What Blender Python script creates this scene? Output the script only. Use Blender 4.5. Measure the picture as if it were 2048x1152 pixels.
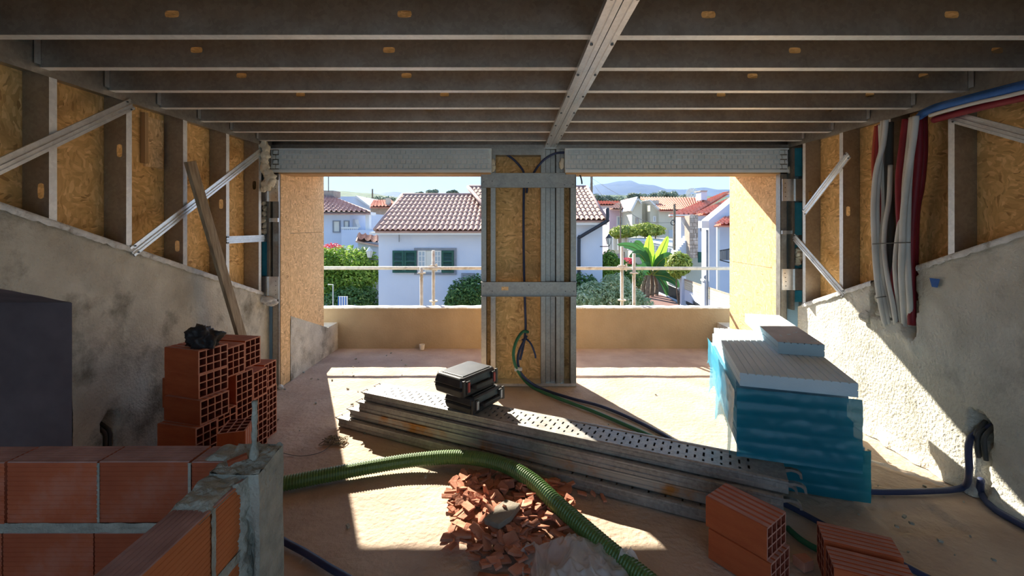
import bpy, bmesh, math, random
from mathutils import Vector, Matrix, noise

SC = bpy.context.scene
COL = SC.collection
for _o in list(bpy.data.objects):
    bpy.data.objects.remove(_o, do_unlink=True)

# ------------------------------------------------------------------ camera, sky, sun, exposure
# metres; X right, Y into the room, Z up, floor at 0; the photographer stands at the origin
FPX, VPX, VPY, EYE = 880.0, 1030.0, 452.0, 1.70
cam_data = bpy.data.cameras.new('camera')
cam = bpy.data.objects.new('camera', cam_data)
COL.objects.link(cam)
cam.location = (0, 0, EYE)
cam.rotation_euler = (math.pi / 2, 0, 0)
cam_data.sensor_width = 36.0
cam_data.lens = FPX / 2048 * 36.0
cam_data.shift_x = (1024 - VPX) / 2048
cam_data.shift_y = (VPY - 576) / 2048
cam_data.clip_start = 0.05
cam_data.clip_end = 6000
SC.camera = cam

world = bpy.data.worlds.new('sky')
SC.world = world
world.use_nodes = True
wn = world.node_tree
wn.nodes.clear()
w_out = wn.nodes.new('ShaderNodeOutputWorld')
w_bg = wn.nodes.new('ShaderNodeBackground')
w_tc = wn.nodes.new('ShaderNodeTexCoord')
w_sep = wn.nodes.new('ShaderNodeSeparateXYZ')
w_ramp = wn.nodes.new('ShaderNodeValToRGB')
w_ramp.color_ramp.elements[0].position = 0.0
w_ramp.color_ramp.elements[0].color = (0.41, 0.55, 0.66, 1)
w_ramp.color_ramp.elements[1].position = 1.0
w_ramp.color_ramp.elements[1].color = (0.17, 0.34, 0.70, 1)
_e = w_ramp.color_ramp.elements.new(0.22)
_e.color = (0.29, 0.48, 0.73, 1)
wn.links.new(w_tc.outputs['Generated'], w_sep.inputs[0])
wn.links.new(w_sep.outputs['Z'], w_ramp.inputs[0])
wn.links.new(w_ramp.outputs[0], w_bg.inputs['Color'])
wn.links.new(w_bg.outputs[0], w_out.inputs['Surface'])
w_bg.inputs['Strength'].default_value = 1.0

sun_data = bpy.data.lights.new('sun', 'SUN')
sun_data.energy = 8.6
sun_data.angle = math.radians(0.53)
sun_data.color = (1.0, 0.93, 0.80)
sun = bpy.data.objects.new('sun', sun_data)
COL.objects.link(sun)
sun.location = (-6, 14, 12)
SUN_DIR = Vector((0.493, -1.0, -0.711)).normalized()      # the way the light travels
sun.rotation_euler = SUN_DIR.to_track_quat('-Z', 'Y').to_euler()

SC.view_settings.view_transform = 'Standard'
SC.view_settings.look = 'None'
SC.view_settings.gamma = 1.0
SC.view_settings.use_curve_mapping = False
SC.view_settings.exposure = 0.97
try:
    SC.cycles.max_bounces = 10
    SC.cycles.diffuse_bounces = 6
    SC.cycles.transparent_max_bounces = 16
    SC.cycles.sample_clamp_indirect = 6
except Exception:
    pass

# ------------------------------------------------------------------ helpers
PI = math.pi
R = random.Random(7)


def at(px, py, d):
    """Point at depth d that the photograph shows at (px, py)."""
    return Vector(((px - VPX) / FPX * d, d, EYE - (py - VPY) / FPX * d))


def gf(px, py, z=0.0):
    """Point on the level z that the photograph shows at (px, py)."""
    d = (EYE - z) * FPX / (py - VPY)
    return Vector(((px - VPX) / FPX * d, d, z))


def lerp(a, b, t):
    return a + (b - a) * t


def smooth_path(pts, n=8):
    pts = [Vector(p) for p in pts]
    out = []
    for i in range(len(pts) - 1):
        p0 = pts[max(i - 1, 0)]; p1 = pts[i]; p2 = pts[i + 1]; p3 = pts[min(i + 2, len(pts) - 1)]
        for k in range(n):
            t = k / n
            out.append(0.5 * ((2 * p1) + (p2 - p0) * t + (2 * p0 - 5 * p1 + 4 * p2 - p3) * t * t
                              + (3 * p1 - p0 - 3 * p2 + p3) * t ** 3))
    out.append(pts[-1])
    return out


def world_mat(o):
    m = o.matrix_basis.copy()
    if o.parent:
        m = world_mat(o.parent) @ o.matrix_parent_inverse @ m
    return m


def tag(o, label=None, cat=None, group=None, kind=None):
    if label: o['label'] = label
    if cat: o['category'] = cat
    if group: o['group'] = group
    if kind: o['kind'] = kind
    return o


def thing(name, label, cat, loc=(0, 0, 0), group=None, kind=None):
    o = bpy.data.objects.new(name, None)
    COL.objects.link(o)
    o.location = loc
    o.empty_display_size = 0.1
    return tag(o, label, cat, group, kind)


def attach(o, parent):
    o.parent = parent
    o.matrix_parent_inverse = world_mat(parent).inverted()


class MB:
    """Collects faces; build() links them as one mesh object."""

    def __init__(self):
        self.v = []; self.f = []; self.m = []; self.mi = 0

    def add(self, vs, fs):
        b = len(self.v)
        self.v += [tuple(p) for p in vs]
        for q in fs:
            self.f.append(tuple(b + i for i in q)); self.m.append(self.mi)
        return self

    def quad(self, a, b, c, d):
        return self.add([a, b, c, d], [(0, 1, 2, 3)])

    def box(self, x0, x1, y0, y1, z0, z1):
        vs = [(x, y, z) for z in (z0, z1) for y in (y0, y1) for x in (x0, x1)]
        return self.add(vs, [(0, 2, 3, 1), (4, 5, 7, 6), (0, 1, 5, 4), (2, 6, 7, 3), (0, 4, 6, 2), (1, 3, 7, 5)])

    def frame(self, x0, x1, y0, y1, z0, z1, w):
        """Rectangular frame in the XZ plane; stiles butt against the rails."""
        self.box(x0, x1, y0, y1, z0, z0 + w); self.box(x0, x1, y0, y1, z1 - w, z1)
        self.box(x0, x0 + w, y0, y1, z0 + w, z1 - w); self.box(x1 - w, x1, y0, y1, z0 + w, z1 - w)
        return self

    def obox(self, c, size, ax, ay=None, az=None):
        """Box with centre c along axes ax, ay, az (unit vectors)."""
        c = Vector(c); ax = Vector(ax).normalized()
        if ay is None:
            ay = Vector((0, 0, 1)).cross(ax)
            if ay.length < 1e-4: ay = Vector((0, 1, 0))
        ay = Vector(ay).normalized()
        az = Vector(az).normalized() if az is not None else ax.cross(ay).normalized()
        hx, hy, hz = size[0] / 2, size[1] / 2, size[2] / 2
        vs = [c + ax * (sx * hx) + ay * (sy * hy) + az * (sz * hz) for sz in (-1, 1) for sy in (-1, 1) for sx in (-1, 1)]
        return self.add(vs, [(0, 2, 3, 1), (4, 5, 7, 6), (0, 1, 5, 4), (2, 6, 7, 3), (0, 4, 6, 2), (1, 3, 7, 5)])

    def prism(self, pts, vec):
        """Closed polygon pts swept along vec."""
        n = len(pts); vec = Vector(vec)
        vs = [Vector(p) for p in pts] + [Vector(p) + vec for p in pts]
        fs = [tuple(range(n - 1, -1, -1)), tuple(range(n, 2 * n))]
        fs += [(i, (i + 1) % n, n + (i + 1) % n, n + i) for i in range(n)]
        return self.add(vs, fs)

    def sweep(self, prof, o, ax, ay, vec, closed=False):
        """Open profile (a, b) laid in axes ax, ay at o, swept along vec."""
        o = Vector(o); ax = Vector(ax); ay = Vector(ay); vec = Vector(vec)
        n = len(prof)
        p = [o + ax * a + ay * b for a, b in prof]
        vs = p + [q + vec for q in p]
        fs = [(i, i + 1, n + i + 1, n + i) for i in range(n - 1)]
        if closed:
            fs.append((n - 1, 0, n, 2 * n - 1))
        return self.add(vs, fs)

    def tube(self, pts, r, n=8, rf=None, caps=True, squash=None):
        pts = [Vector(p) for p in pts]
        m = len(pts)
        t = (pts[1] - pts[0]).normalized()
        nrm = t.orthogonal().normalized()
        vs = []
        for i, p in enumerate(pts):
            t2 = (pts[min(i + 1, m - 1)] - pts[max(i - 1, 0)])
            t2 = t2.normalized() if t2.length > 1e-9 else t
            nrm = (nrm - t2 * nrm.dot(t2))
            nrm = nrm.normalized() if nrm.length > 1e-6 else t2.orthogonal().normalized()
            bi = t2.cross(nrm)
            rr = rf(i / (m - 1)) if rf else r
            for k in range(n):
                a = 2 * PI * k / n
                vs.append(p + nrm * (math.cos(a) * rr) + bi * (math.sin(a) * rr))
            t = t2
        fs = []
        for i in range(m - 1):
            for k in range(n):
                fs.append((i * n + k, i * n + (k + 1) % n, (i + 1) * n + (k + 1) % n, (i + 1) * n + k))
        if caps:
            fs.append(tuple(range(n - 1, -1, -1)))
            fs.append(tuple((m - 1) * n + k for k in range(n)))
        return self.add(vs, fs)

    def grid(self, fn, nu, nv, skip=None):
        vs = [fn(i / nu, j / nv) for j in range(nv + 1) for i in range(nu + 1)]
        fs = []
        for j in range(nv):
            for i in range(nu):
                if skip and skip((i + .5) / nu, (j + .5) / nv):
                    continue
                a = j * (nu + 1) + i
                fs.append((a, a + 1, a + nu + 2, a + nu + 1))
        return self.add(vs, fs)

    def plate(self, p0, u, v, lu, lv, holes=()):
        """Sheet lu x lv from p0 along u, v with rounded slots (cu, cv, hu, hv); slots sorted along u."""
        p0 = Vector(p0); u = Vector(u); v = Vector(v)
        P = lambda a, b: p0 + u * a + v * b
        cur = 0.0
        for cu, cv, hu, hv in sorted(holes):
            a0, a1 = cu - hu * .8, cu + hu * .8
            if a0 < cur or a1 > lu:
                continue
            self.quad(P(cur, 0), P(a0, 0), P(a0, lv), P(cur, lv))
            ring = []
            for k in range(12):
                an = 2 * PI * (k + .5) / 12 - PI * .75 - PI / 12
                ca, sa = math.cos(an), math.sin(an)
                ring.append(P(cu + hu / 2 * math.copysign(min(1, abs(ca) * 1.22), ca),
                              cv + hv / 2 * math.copysign(min(1, abs(sa) * 1.22), sa)))
            cor = [P(a0, 0), P(a1, 0), P(a1, lv), P(a0, lv)]
            fs = []
            # ring starts in the corner 0 direction; three edges face each side
            for q in range(4):
                k0 = q * 3
                for e in range(3):
                    pass
                fs.append((q, (q + 1) % 4, 4 + (k0 + 3) % 12, 4 + (k0 + 2) % 12, 4 + (k0 + 1) % 12, 4 + k0))
            self.add(cor + ring, fs)
            cur = a1
        self.quad(P(cur, 0), P(lu, 0), P(lu, lv), P(cur, lv))
        return self

    def xform(self, M):
        self.v = [tuple(M @ Vector(p)) for p in self.v]
        return self

    def mesh(self, name, mats, smooth=False, recalc=False):
        me = bpy.data.meshes.new(name)
        me.from_pydata(self.v, [], self.f)
        if not isinstance(mats, (list, tuple)): mats = [mats]
        for m in mats: me.materials.append(m)
        if len(mats) > 1:
            me.polygons.foreach_set('material_index', self.m)
        if recalc:
            bm = bmesh.new(); bm.from_mesh(me)
            bmesh.ops.recalc_face_normals(bm, faces=bm.faces)
            bm.to_mesh(me); bm.free()
        if smooth:
            me.polygons.foreach_set('use_smooth', [True] * len(me.polygons))
        me.update()
        return me

    def build(self, name, mats, parent=None, smooth=False, bevel=0, recalc=False, local=False):
        o = bpy.data.objects.new(name, self.mesh(name, mats, smooth, recalc))
        COL.objects.link(o)
        if parent is not None:
            if local: o.parent = parent
            else: attach(o, parent)
        if bevel:
            b = o.modifiers.new('bevel', 'BEVEL'); b.width = bevel; b.segments = 2; b.limit_method = 'ANGLE'
        return o


def copy_tree(o, parent=None):
    c = o.copy(); COL.objects.link(c)
    if parent is not None: c.parent = parent
    for ch in list(o.children): copy_tree(ch, c)
    return c


def rotz(a):
    return Matrix.Rotation(a, 4, 'Z')


# ------------------------------------------------------------------ materials
def nodes_of(name):
    m = bpy.data.materials.new(name); m.use_nodes = True
    nt = m.node_tree
    return m, nt, nt.nodes['Principled BSDF'], nt.nodes['Material Output']


def pmat(name, c1, c2=None, scale=6.0, rough=.8, metal=0.0, bump=0.0, bscale=40.0, detail=6.0, lo=.35, hi=.65,
         stretch=(1, 1, 1), spec=.3, tint=0.0, c3=None, c3scale=2.0, c3lo=.55, c3hi=.7, bdist=.01):
    """Two-tone noise material with optional stains (c3), per-object tint and bump."""
    m, nt, b, out = nodes_of(name)
    N, L = nt.nodes, nt.links
    tc = N.new('ShaderNodeTexCoord')
    mp = N.new('ShaderNodeMapping'); mp.inputs['Scale'].default_value = stretch
    L.new(tc.outputs['Object'], mp.inputs[0])
    b.inputs['Roughness'].default_value = rough
    b.inputs['Metallic'].default_value = metal
    b.inputs['Specular IOR Level'].default_value = spec
    col = None
    if c2 is not None:
        nz = N.new('ShaderNodeTexNoise'); nz.inputs['Scale'].default_value = scale; nz.inputs['Detail'].default_value = detail
        L.new(mp.outputs[0], nz.inputs['Vector'])
        rp = N.new('ShaderNodeValToRGB')
        rp.color_ramp.elements[0].position = lo; rp.color_ramp.elements[0].color = (*c1, 1)
        rp.color_ramp.elements[1].position = hi; rp.color_ramp.elements[1].color = (*c2, 1)
        L.new(nz.outputs['Fac'], rp.inputs[0])
        col = rp.outputs[0]
        if c3 is not None:
            n3 = N.new('ShaderNodeTexNoise'); n3.inputs['Scale'].default_value = c3scale; n3.inputs['Detail'].default_value = 9
            n3.inputs['Roughness'].default_value = .65
            L.new(tc.outputs['Object'], n3.inputs['Vector'])
            r3 = N.new('ShaderNodeMapRange'); r3.inputs['From Min'].default_value = c3lo; r3.inputs['From Max'].default_value = c3hi
            L.new(n3.outputs['Fac'], r3.inputs['Value'])
            mx = N.new('ShaderNodeMix'); mx.data_type = 'RGBA'
            L.new(r3.outputs[0], mx.inputs['Factor']); L.new(col, mx.inputs['A']); mx.inputs['B'].default_value = (*c3, 1)
            col = mx.outputs['Result']
    if tint:
        oi = N.new('ShaderNodeObjectInfo'); hs = N.new('ShaderNodeHueSaturation')
        mr = N.new('ShaderNodeMapRange'); mr.inputs['To Min'].default_value = 1 - tint; mr.inputs['To Max'].default_value = 1 + tint
        L.new(oi.outputs['Random'], mr.inputs['Value']); L.new(mr.outputs[0], hs.inputs['Value'])
        if col is not None: L.new(col, hs.inputs['Color'])
        else: hs.inputs['Color'].default_value = (*c1, 1)
        col = hs.outputs[0]
    if col is not None: L.new(col, b.inputs['Base Color'])
    else: b.inputs['Base Color'].default_value = (*c1, 1)
    if bump:
        nb = N.new('ShaderNodeTexNoise'); nb.inputs['Scale'].default_value = bscale; nb.inputs['Detail'].default_value = 5
        L.new(mp.outputs[0], nb.inputs['Vector'])
        bp = N.new('ShaderNodeBump'); bp.inputs['Strength'].default_value = bump; bp.inputs['Distance'].default_value = bdist
        L.new(nb.outputs['Fac'], bp.inputs['Height']); L.new(bp.outputs[0], b.inputs['Normal'])
    return m


def osb_mat(name, tint=1.0, scale=1.0, sat=1.0):
    m, nt, b, out = nodes_of(name)
    N, L = nt.nodes, nt.links
    tc = N.new('ShaderNodeTexCoord')
    warp = N.new('ShaderNodeTexNoise'); warp.inputs['Scale'].default_value = 6.5 * scale; warp.inputs['Detail'].default_value = 2
    L.new(tc.outputs['Object'], warp.inputs['Vector'])
    sub = N.new('ShaderNodeVectorMath'); sub.operation = 'SUBTRACT'; sub.inputs[1].default_value = (.5, .5, .5)
    L.new(warp.outputs['Color'], sub.inputs[0])
    sc = N.new('ShaderNodeVectorMath'); sc.operation = 'SCALE'; sc.inputs['Scale'].default_value = .13 / scale
    L.new(sub.outputs[0], sc.inputs[0])
    addv = N.new('ShaderNodeVectorMath'); addv.operation = 'ADD'
    L.new(tc.outputs['Object'], addv.inputs[0]); L.new(sc.outputs[0], addv.inputs[1])
    cols = []
    hts = []
    for (st, s) in (((1, 1, .30), 62), ((.34, .34, 1), 66)):
        mp = N.new('ShaderNodeMapping'); mp.inputs['Scale'].default_value = st
        L.new(addv.outputs[0], mp.inputs[0])
        vo = N.new('ShaderNodeTexVoronoi'); vo.inputs['Scale'].default_value = s * scale
        L.new(mp.outputs[0], vo.inputs['Vector'])
        sp = N.new('ShaderNodeSeparateColor'); L.new(vo.outputs['Color'], sp.inputs[0])
        rp = N.new('ShaderNodeValToRGB'); cr = rp.color_ramp
        T = lambda c: tuple(x * tint for x in c) + (1,)
        cr.elements[0].position = 0; cr.elements[0].color = T((.33, .18, .065))
        cr.elements[1].position = 1; cr.elements[1].color = T((.72, .48, .22))
        for p, c in ((.07, (.46, .27, .10)), (.5, (.56, .345, .135)), (.85, (.63, .40, .17))):
            e = cr.elements.new(p); e.color = T(c)
        L.new(sp.outputs[0], rp.inputs[0])
        cols.append(rp.outputs[0]); hts.append(sp.outputs[1])
    nm = N.new('ShaderNodeTexNoise'); nm.inputs['Scale'].default_value = 7 * scale; nm.inputs['Detail'].default_value = 3
    L.new(tc.outputs['Object'], nm.inputs['Vector'])
    mr = N.new('ShaderNodeMapRange'); mr.inputs['From Min'].default_value = .46; mr.inputs['From Max'].default_value = .54
    L.new(nm.outputs['Fac'], mr.inputs['Value'])
    mx = N.new('ShaderNodeMix'); mx.data_type = 'RGBA'
    L.new(mr.outputs[0], mx.inputs['Factor']); L.new(cols[0], mx.inputs['A']); L.new(cols[1], mx.inputs['B'])
    nl = N.new('ShaderNodeTexNoise'); nl.inputs['Scale'].default_value = 1.6; nl.inputs['Detail'].default_value = 4
    L.new(tc.outputs['Object'], nl.inputs['Vector'])
    ml = N.new('ShaderNodeMapRange'); ml.inputs['To Min'].default_value = .75; ml.inputs['To Max'].default_value = 1.2
    L.new(nl.outputs['Fac'], ml.inputs['Value'])
    hs = N.new('ShaderNodeHueSaturation'); hs.inputs['Saturation'].default_value = sat
    L.new(mx.outputs['Result'], hs.inputs['Color']); L.new(ml.outputs[0], hs.inputs['Value'])
    L.new(hs.outputs[0], b.inputs['Base Color'])
    b.inputs['Roughness'].default_value = .62
    b.inputs['Specular IOR Level'].default_value = .25
    bp = N.new('ShaderNodeBump'); bp.inputs['Strength'].default_value = .35; bp.inputs['Distance'].default_value = .004
    L.new(hts[0], bp.inputs['Height']); L.new(bp.outputs[0], b.inputs['Normal'])
    return m


def steel_mat(name, c=(.37, .35, .315), rough=.40, metal=.82, spangle=.18):
    m, nt, b, out = nodes_of(name)
    N, L = nt.nodes, nt.links
    tc = N.new('ShaderNodeTexCoord')
    vo = N.new('ShaderNodeTexVoronoi'); vo.inputs['Scale'].default_value = 55
    L.new(tc.outputs['Object'], vo.inputs['Vector'])
    sp = N.new('ShaderNodeSeparateColor'); L.new(vo.outputs['Color'], sp.inputs[0])
    nz = N.new('ShaderNodeTexNoise'); nz.inputs['Scale'].default_value = 9; nz.inputs['Detail'].default_value = 5
    L.new(tc.outputs['Object'], nz.inputs['Vector'])
    ad = N.new('ShaderNodeMath'); ad.operation = 'MULTIPLY_ADD'; ad.inputs[1].default_value = .35
    L.new(sp.outputs[0], ad.inputs[0]); L.new(nz.outputs['Fac'], ad.inputs[2])
    mr = N.new('ShaderNodeMapRange'); mr.inputs['From Min'].default_value = .3; mr.inputs['From Max'].default_value = 1.0
    mr.inputs['To Min'].default_value = 1 - spangle; mr.inputs['To Max'].default_value = 1 + spangle
    L.new(ad.outputs[0], mr.inputs['Value'])
    hs = N.new('ShaderNodeHueSaturation'); hs.inputs['Color'].default_value = (*c, 1)
    L.new(mr.outputs[0], hs.inputs['Value']); L.new(hs.outputs[0], b.inputs['Base Color'])
    m2 = N.new('ShaderNodeMapRange'); m2.inputs['To Min'].default_value = rough - .08; m2.inputs['To Max'].default_value = rough + .14
    L.new(nz.outputs['Fac'], m2.inputs['Value']); L.new(m2.outputs[0], b.inputs['Roughness'])
    b.inputs['Metallic'].default_value = metal
    return m


def leaf_mat(name, c1, c2, c3=None, trans=.35):
    m, nt, b, out = nodes_of(name)
    N, L = nt.nodes, nt.links
    g = N.new('ShaderNodeNewGeometry')
    rp = N.new('ShaderNodeValToRGB'); cr = rp.color_ramp
    cr.elements[0].color = (*c1, 1); cr.elements[1].color = (*c2, 1)
    if c3: e = cr.elements.new(.93); e.color = (*c2, 1); cr.elements[-1].color = (*c3, 1)
    L.new(g.outputs['Random Per Island'], rp.inputs[0])
    L.new(rp.outputs[0], b.inputs['Base Color']); b.inputs['Roughness'].default_value = .55
    tr = N.new('ShaderNodeBsdfTranslucent'); L.new(rp.outputs[0], tr.inputs['Color'])
    mx = N.new('ShaderNodeMixShader'); mx.inputs[0].default_value = trans
    L.new(b.outputs[0], mx.inputs[1]); L.new(tr.outputs[0], mx.inputs[2]); L.new(mx.outputs[0], out.inputs['Surface'])
    return m


def film_mat(name, c, clear=.3, rough=.18, tr_mix=.5):
    m, nt, b, out = nodes_of(name)
    N, L = nt.nodes, nt.links
    b.inputs['Base Color'].default_value = (*c, 1); b.inputs['Roughness'].default_value = rough
    b.inputs['Specular IOR Level'].default_value = .6
    tl = N.new('ShaderNodeBsdfTranslucent'); tl.inputs['Color'].default_value = (*c, 1)
    tp = N.new('ShaderNodeBsdfTransparent'); tp.inputs['Color'].default_value = (*[min(1, x * .6 + .4) for x in c], 1)
    m1 = N.new('ShaderNodeMixShader'); m1.inputs[0].default_value = tr_mix
    m2 = N.new('ShaderNodeMixShader'); m2.inputs[0].default_value = clear
    L.new(b.outputs[0], m1.inputs[1]); L.new(tl.outputs[0], m1.inputs[2])
    L.new(m1.outputs[0], m2.inputs[1]); L.new(tp.outputs[0], m2.inputs[2])
    L.new(m2.outputs[0], out.inputs['Surface'])
    return m


M = {}
M['floor'] = pmat('screed', (.45, .335, .255), (.60, .475, .365), 3.0, .93, 0, .6, 28, 9, .3, .7, c3=(.38, .28, .21), c3scale=1.3, c3lo=.5, c3hi=.75, bdist=.02)
M['concrete'] = pmat('grey_render', (.50, .465, .385), (.70, .665, .565), 4.5, .93, 0, 1.0, 55, 10, .34, .66, c3=(.22, .20, .155), c3scale=3.6, c3lo=.50, c3hi=.70, bdist=.012)
M['pale_render'] = pmat('pale_render', (.54, .515, .44), (.70, .675, .59), 4.0, .93, 0, 1.0, 50, 10, .34, .66, c3=(.34, .32, .27), c3scale=3.0, c3lo=.55, c3hi=.75, bdist=.014)
M['parapet'] = pmat('parapet_render', (.36, .29, .205), (.44, .36, .26), 2.0, .93, 0, .5, 40, 8)
M['mortar'] = pmat('mortar', (.28, .28, .24), (.48, .47, .40), 14, .95, 0, 1.0, 70, 8, .3, .7, bdist=.012)
M['white_mortar'] = pmat('white_mortar', (.62, .62, .60), (.82, .82, .80), 16, .9, 0, .9, 60, 6, c3=(.40, .38, .34), c3scale=7, c3lo=.55, c3hi=.65, bdist=.01)
M['dark_reveal'] = pmat('dark_recess_face', (.17, .13, .135), (.22, .17, .175), 5, .9, 0, .3, 40)  # darker purplish tone on the faces of the left opening
M['osb'] = osb_mat('osb', 1.36)
M['osb_pale'] = osb_mat('osb_pale', 1.42, 1.25, .88)
M['steel'] = steel_mat('galvanised_steel')
M['steel_bright'] = steel_mat('bright_galvanised', (.78, .79, .79), .30, .9, .12)
M['steel_dusty'] = steel_mat('dusty_plank_steel', (.33, .315, .29), .5, .45, .3)
M['steel_rust'] = pmat('rust_streaked_steel', (.38, .36, .33), (.42, .40, .36), 4, .5, .5, 0, 40, c3=(.42, .19, .05), c3scale=2.2, c3lo=.48, c3hi=.62)
M['slab'] = pmat('shaded_slab_concrete', (.20, .175, .14), (.28, .245, .20), 8, .95, 0, .6, 50)  # darkened; shade on the slab is put into the colour
M['screw'] = pmat('screw_steel', (.12, .12, .12), None, rough=.4, metal=.9)
M['brick'] = pmat('terracotta', (.43, .088, .028), (.54, .13, .042), 5, .8, 0, .35, 60, 6, .3, .7, tint=.14, stretch=(1, 1, 4))
M['brick_rib'] = pmat('terracotta_ribs', (.42, .19, .14), (.54, .27, .21), 7, .88, 0, .3, 60, tint=.1)
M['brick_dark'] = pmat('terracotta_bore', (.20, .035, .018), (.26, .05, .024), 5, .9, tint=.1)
M['rubble'] = pmat('terracotta_dust', (.34, .19, .12), (.44, .27, .18), 12, .95, 0, .8, 50)
M['shard'] = pmat('broken_terracotta', (.40, .15, .085), (.55, .26, .17), 9, .9, 0, .4, 60, tint=.28)
M['xps'] = pmat('xps_foam', (.40, .56, .64), (.46, .62, .70), 3, .75, 0, .15, 90, tint=.05)
M['xps_top'] = pmat('dusty_xps', (.58, .72, .80), (.66, .79, .86), 3.5, .8, 0, .15, 90)
M['xps_grey'] = pmat('mortar_faced_xps', (.40, .42, .46), (.50, .52, .56), 6, .9, 0, .4, 60)
M['film'] = film_mat('blue_film', (.008, .22, .32), .05, .36, .25)
M['film_teal'] = film_mat('teal_film', (.010, .25, .34), .05, .36, .30)
M['film_light'] = film_mat('blue_film_thin', (.16, .58, .76), .30, .2, .6)
M['poly'] = film_mat('clear_polythene', (.88, .86, .83), .45, .2, .35)
M['bag'] = pmat('black_bag', (.022, .02, .022), (.04, .037, .038), 8, .35, 0, .5, 30)
M['wood'] = pmat('grey_plank', (.22, .165, .105), (.36, .29, .20), 7, .85, 0, .4, 40, stretch=(6, 6, .5))
M['case'] = pmat('black_plastic', (.024, .024, .026), (.05, .048, .046), 9, .42, 0, .08, 120)
M['red'] = pmat('red_latch', (.42, .07, .06), None, rough=.45)
M['silver'] = pmat('silver_latch', (.55, .55, .56), None, rough=.35, metal=.6)
M['hose_green'] = pmat('green_hose', (.085, .16, .04), (.11, .20, .052), 5, .38, spec=.5)
M['hose_green_thin'] = pmat('green_conduit', (.03, .14, .07), None, rough=.45)
M['blue_conduit'] = pmat('blue_conduit', (.03, .042, .095), (.048, .062, .135), 5, .5)
M['bright_blue'] = pmat('blue_sleeve', (.035, .13, .42), (.05, .17, .5), 5, .6, 0, .4, 60)
M['white_pipe'] = pmat('white_conduit', (.56, .56, .53), (.68, .68, .65), 5, .5, 0, .2, 60)
M['red_pipe'] = pmat('red_conduit', (.18, .012, .022), (.25, .02, .03), 5, .5)
M['orange_pipe'] = pmat('orange_red_conduit', (.40, .07, .04), None, rough=.5)
M['dark_pipe'] = pmat('dark_grey_conduit', (.07, .07, .065), None, rough=.55)
M['foam'] = pmat('spray_foam', (.62, .56, .42), (.74, .69, .56), 9, .85, 0, .5, 40)
M['eps'] = pmat('grey_eps', (.70, .76, .77), (.78, .83, .84), 4, .85, 0, .3, 150)
M['timber_trim'] = pmat('timber_trim', (.40, .24, .11), (.50, .32, .16), 8, .7, stretch=(1, 1, .2))
M['black'] = pmat('black_void', (.012, .012, .012), None, rough=.9)
M['white_cup'] = pmat('white_plastic', (.75, .72, .66), None, rough=.5)
# ------------------------------------------------------------------ the room shell
WL, WR = -2.58, 2.89            # inner faces of the side walls
ZC, ZD = 2.56, 2.76             # underside of joists, underside of deck
FACE = 4.67                     # plane of the facade frame
YB = -1.3                       # the room goes on behind the photographer


def n3(x, y, z, s):
    return noise.noise(Vector((x * s, y * s, z * s)))


def sstep(a, b, x):
    t = max(0.0, min(1.0, (x - a) / (b - a)))
    return t * t * (3 - 2 * t)


def topL(d): return 1.728 - .345 * (d - 2.436)
def topR(d): return 1.51 - .393 * (d - 2.893)


# floor: screed with a shallow cast recess on the right
def floor_z(x, y):
    z = .004 * n3(x, y, 0, 2.3) + .0025 * n3(x, y, 3, 9) + .0012 * n3(x, y, 5, 30) - .006
    if 2.10 < x < 2.58 and 2.40 < y < 2.74:
        inside = sstep(2.13, 2.145, x - (2.72 - y) * -.12) * (1 - sstep(2.53, 2.545, x)) * sstep(2.44, 2.47, y) * (1 - sstep(2.70, 2.712, y))
        z -= .026 * inside
        z += inside * .030 * max(0, n3(x, y * 2.2, 9, 14) - .05)
    z += .02 * sstep(.12, 0, abs(y - 4.55)) * max(0, n3(x, y, 8, 6)) * .3
    return z


mb = MB()
X0, X1, Y0, Y1 = -3.3, 3.3, YB, 6.16
mb.grid(lambda u, v: (lerp(X0, X1, u), lerp(Y0, Y1, v), floor_z(lerp(X0, X1, u), lerp(Y0, Y1, v))), 240, 270)
mb.box(X0, X1, Y0, Y1, -.30, -.05)
floor = tag(mb.build('floor', M['floor'], smooth=True), 'dusty sand coloured screed floor running out to the terrace', 'floor', kind='structure')
mb = MB()
for k in range(70):      # crumbs and grit lying along the edges of the room
    if k < 30: x, y = R.uniform(-2.5, -1.2), R.uniform(3.5, 5.9)
    elif k < 50: x, y = R.uniform(2.0, 2.8), R.uniform(2.2, 3.6)
    else: x, y = R.uniform(-1.3, 1.5), R.uniform(1.9, 5.8)
    s = R.uniform(.004, .013)
    a = R.uniform(0, 3)
    mb.obox((x, y, s * .3), (s * 2, s * 1.3, s), (math.cos(a), math.sin(a), .2))
grit = mb.build('floor_grit', M['mortar'], floor); grit['kind'] = 'stuff'

M['steel_flange_lit'] = steel_mat('lit_flange_steel', (.80, .80, .78), .45, .45, .12)  # brighter copy of the steel; light on the flanges put into its colour
# ---- left wall: sloping rendered masonry with steel studs and OSB above
def wall_noise(y, z, s=0):
    return .010 * n3(y, z, 1 + s, 1.7) + .005 * n3(y, z, 4 + s, 6) + .0022 * n3(y, z, 7 + s, 22)


OP_D = 2.565
def op_top(d): return 1.254 + .37 * (OP_D - d) + .012 * n3(d, 0, 2, 7)


def left_pt(y, z):
    off = wall_noise(y, z)
    h = math.hypot((y - 2.81) * 1.0, (z - .44) * .9) + .018 * n3(y, z, 2, 30)
    off -= .11 * (1 - sstep(.05, .072, h))
    if z < .42:
        off -= .07 * (1 - sstep(.022, .036, abs(y - 2.80) + .01 * n3(y, z, 0, 20)))
    return (WL + off - .004, y, z)


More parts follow.
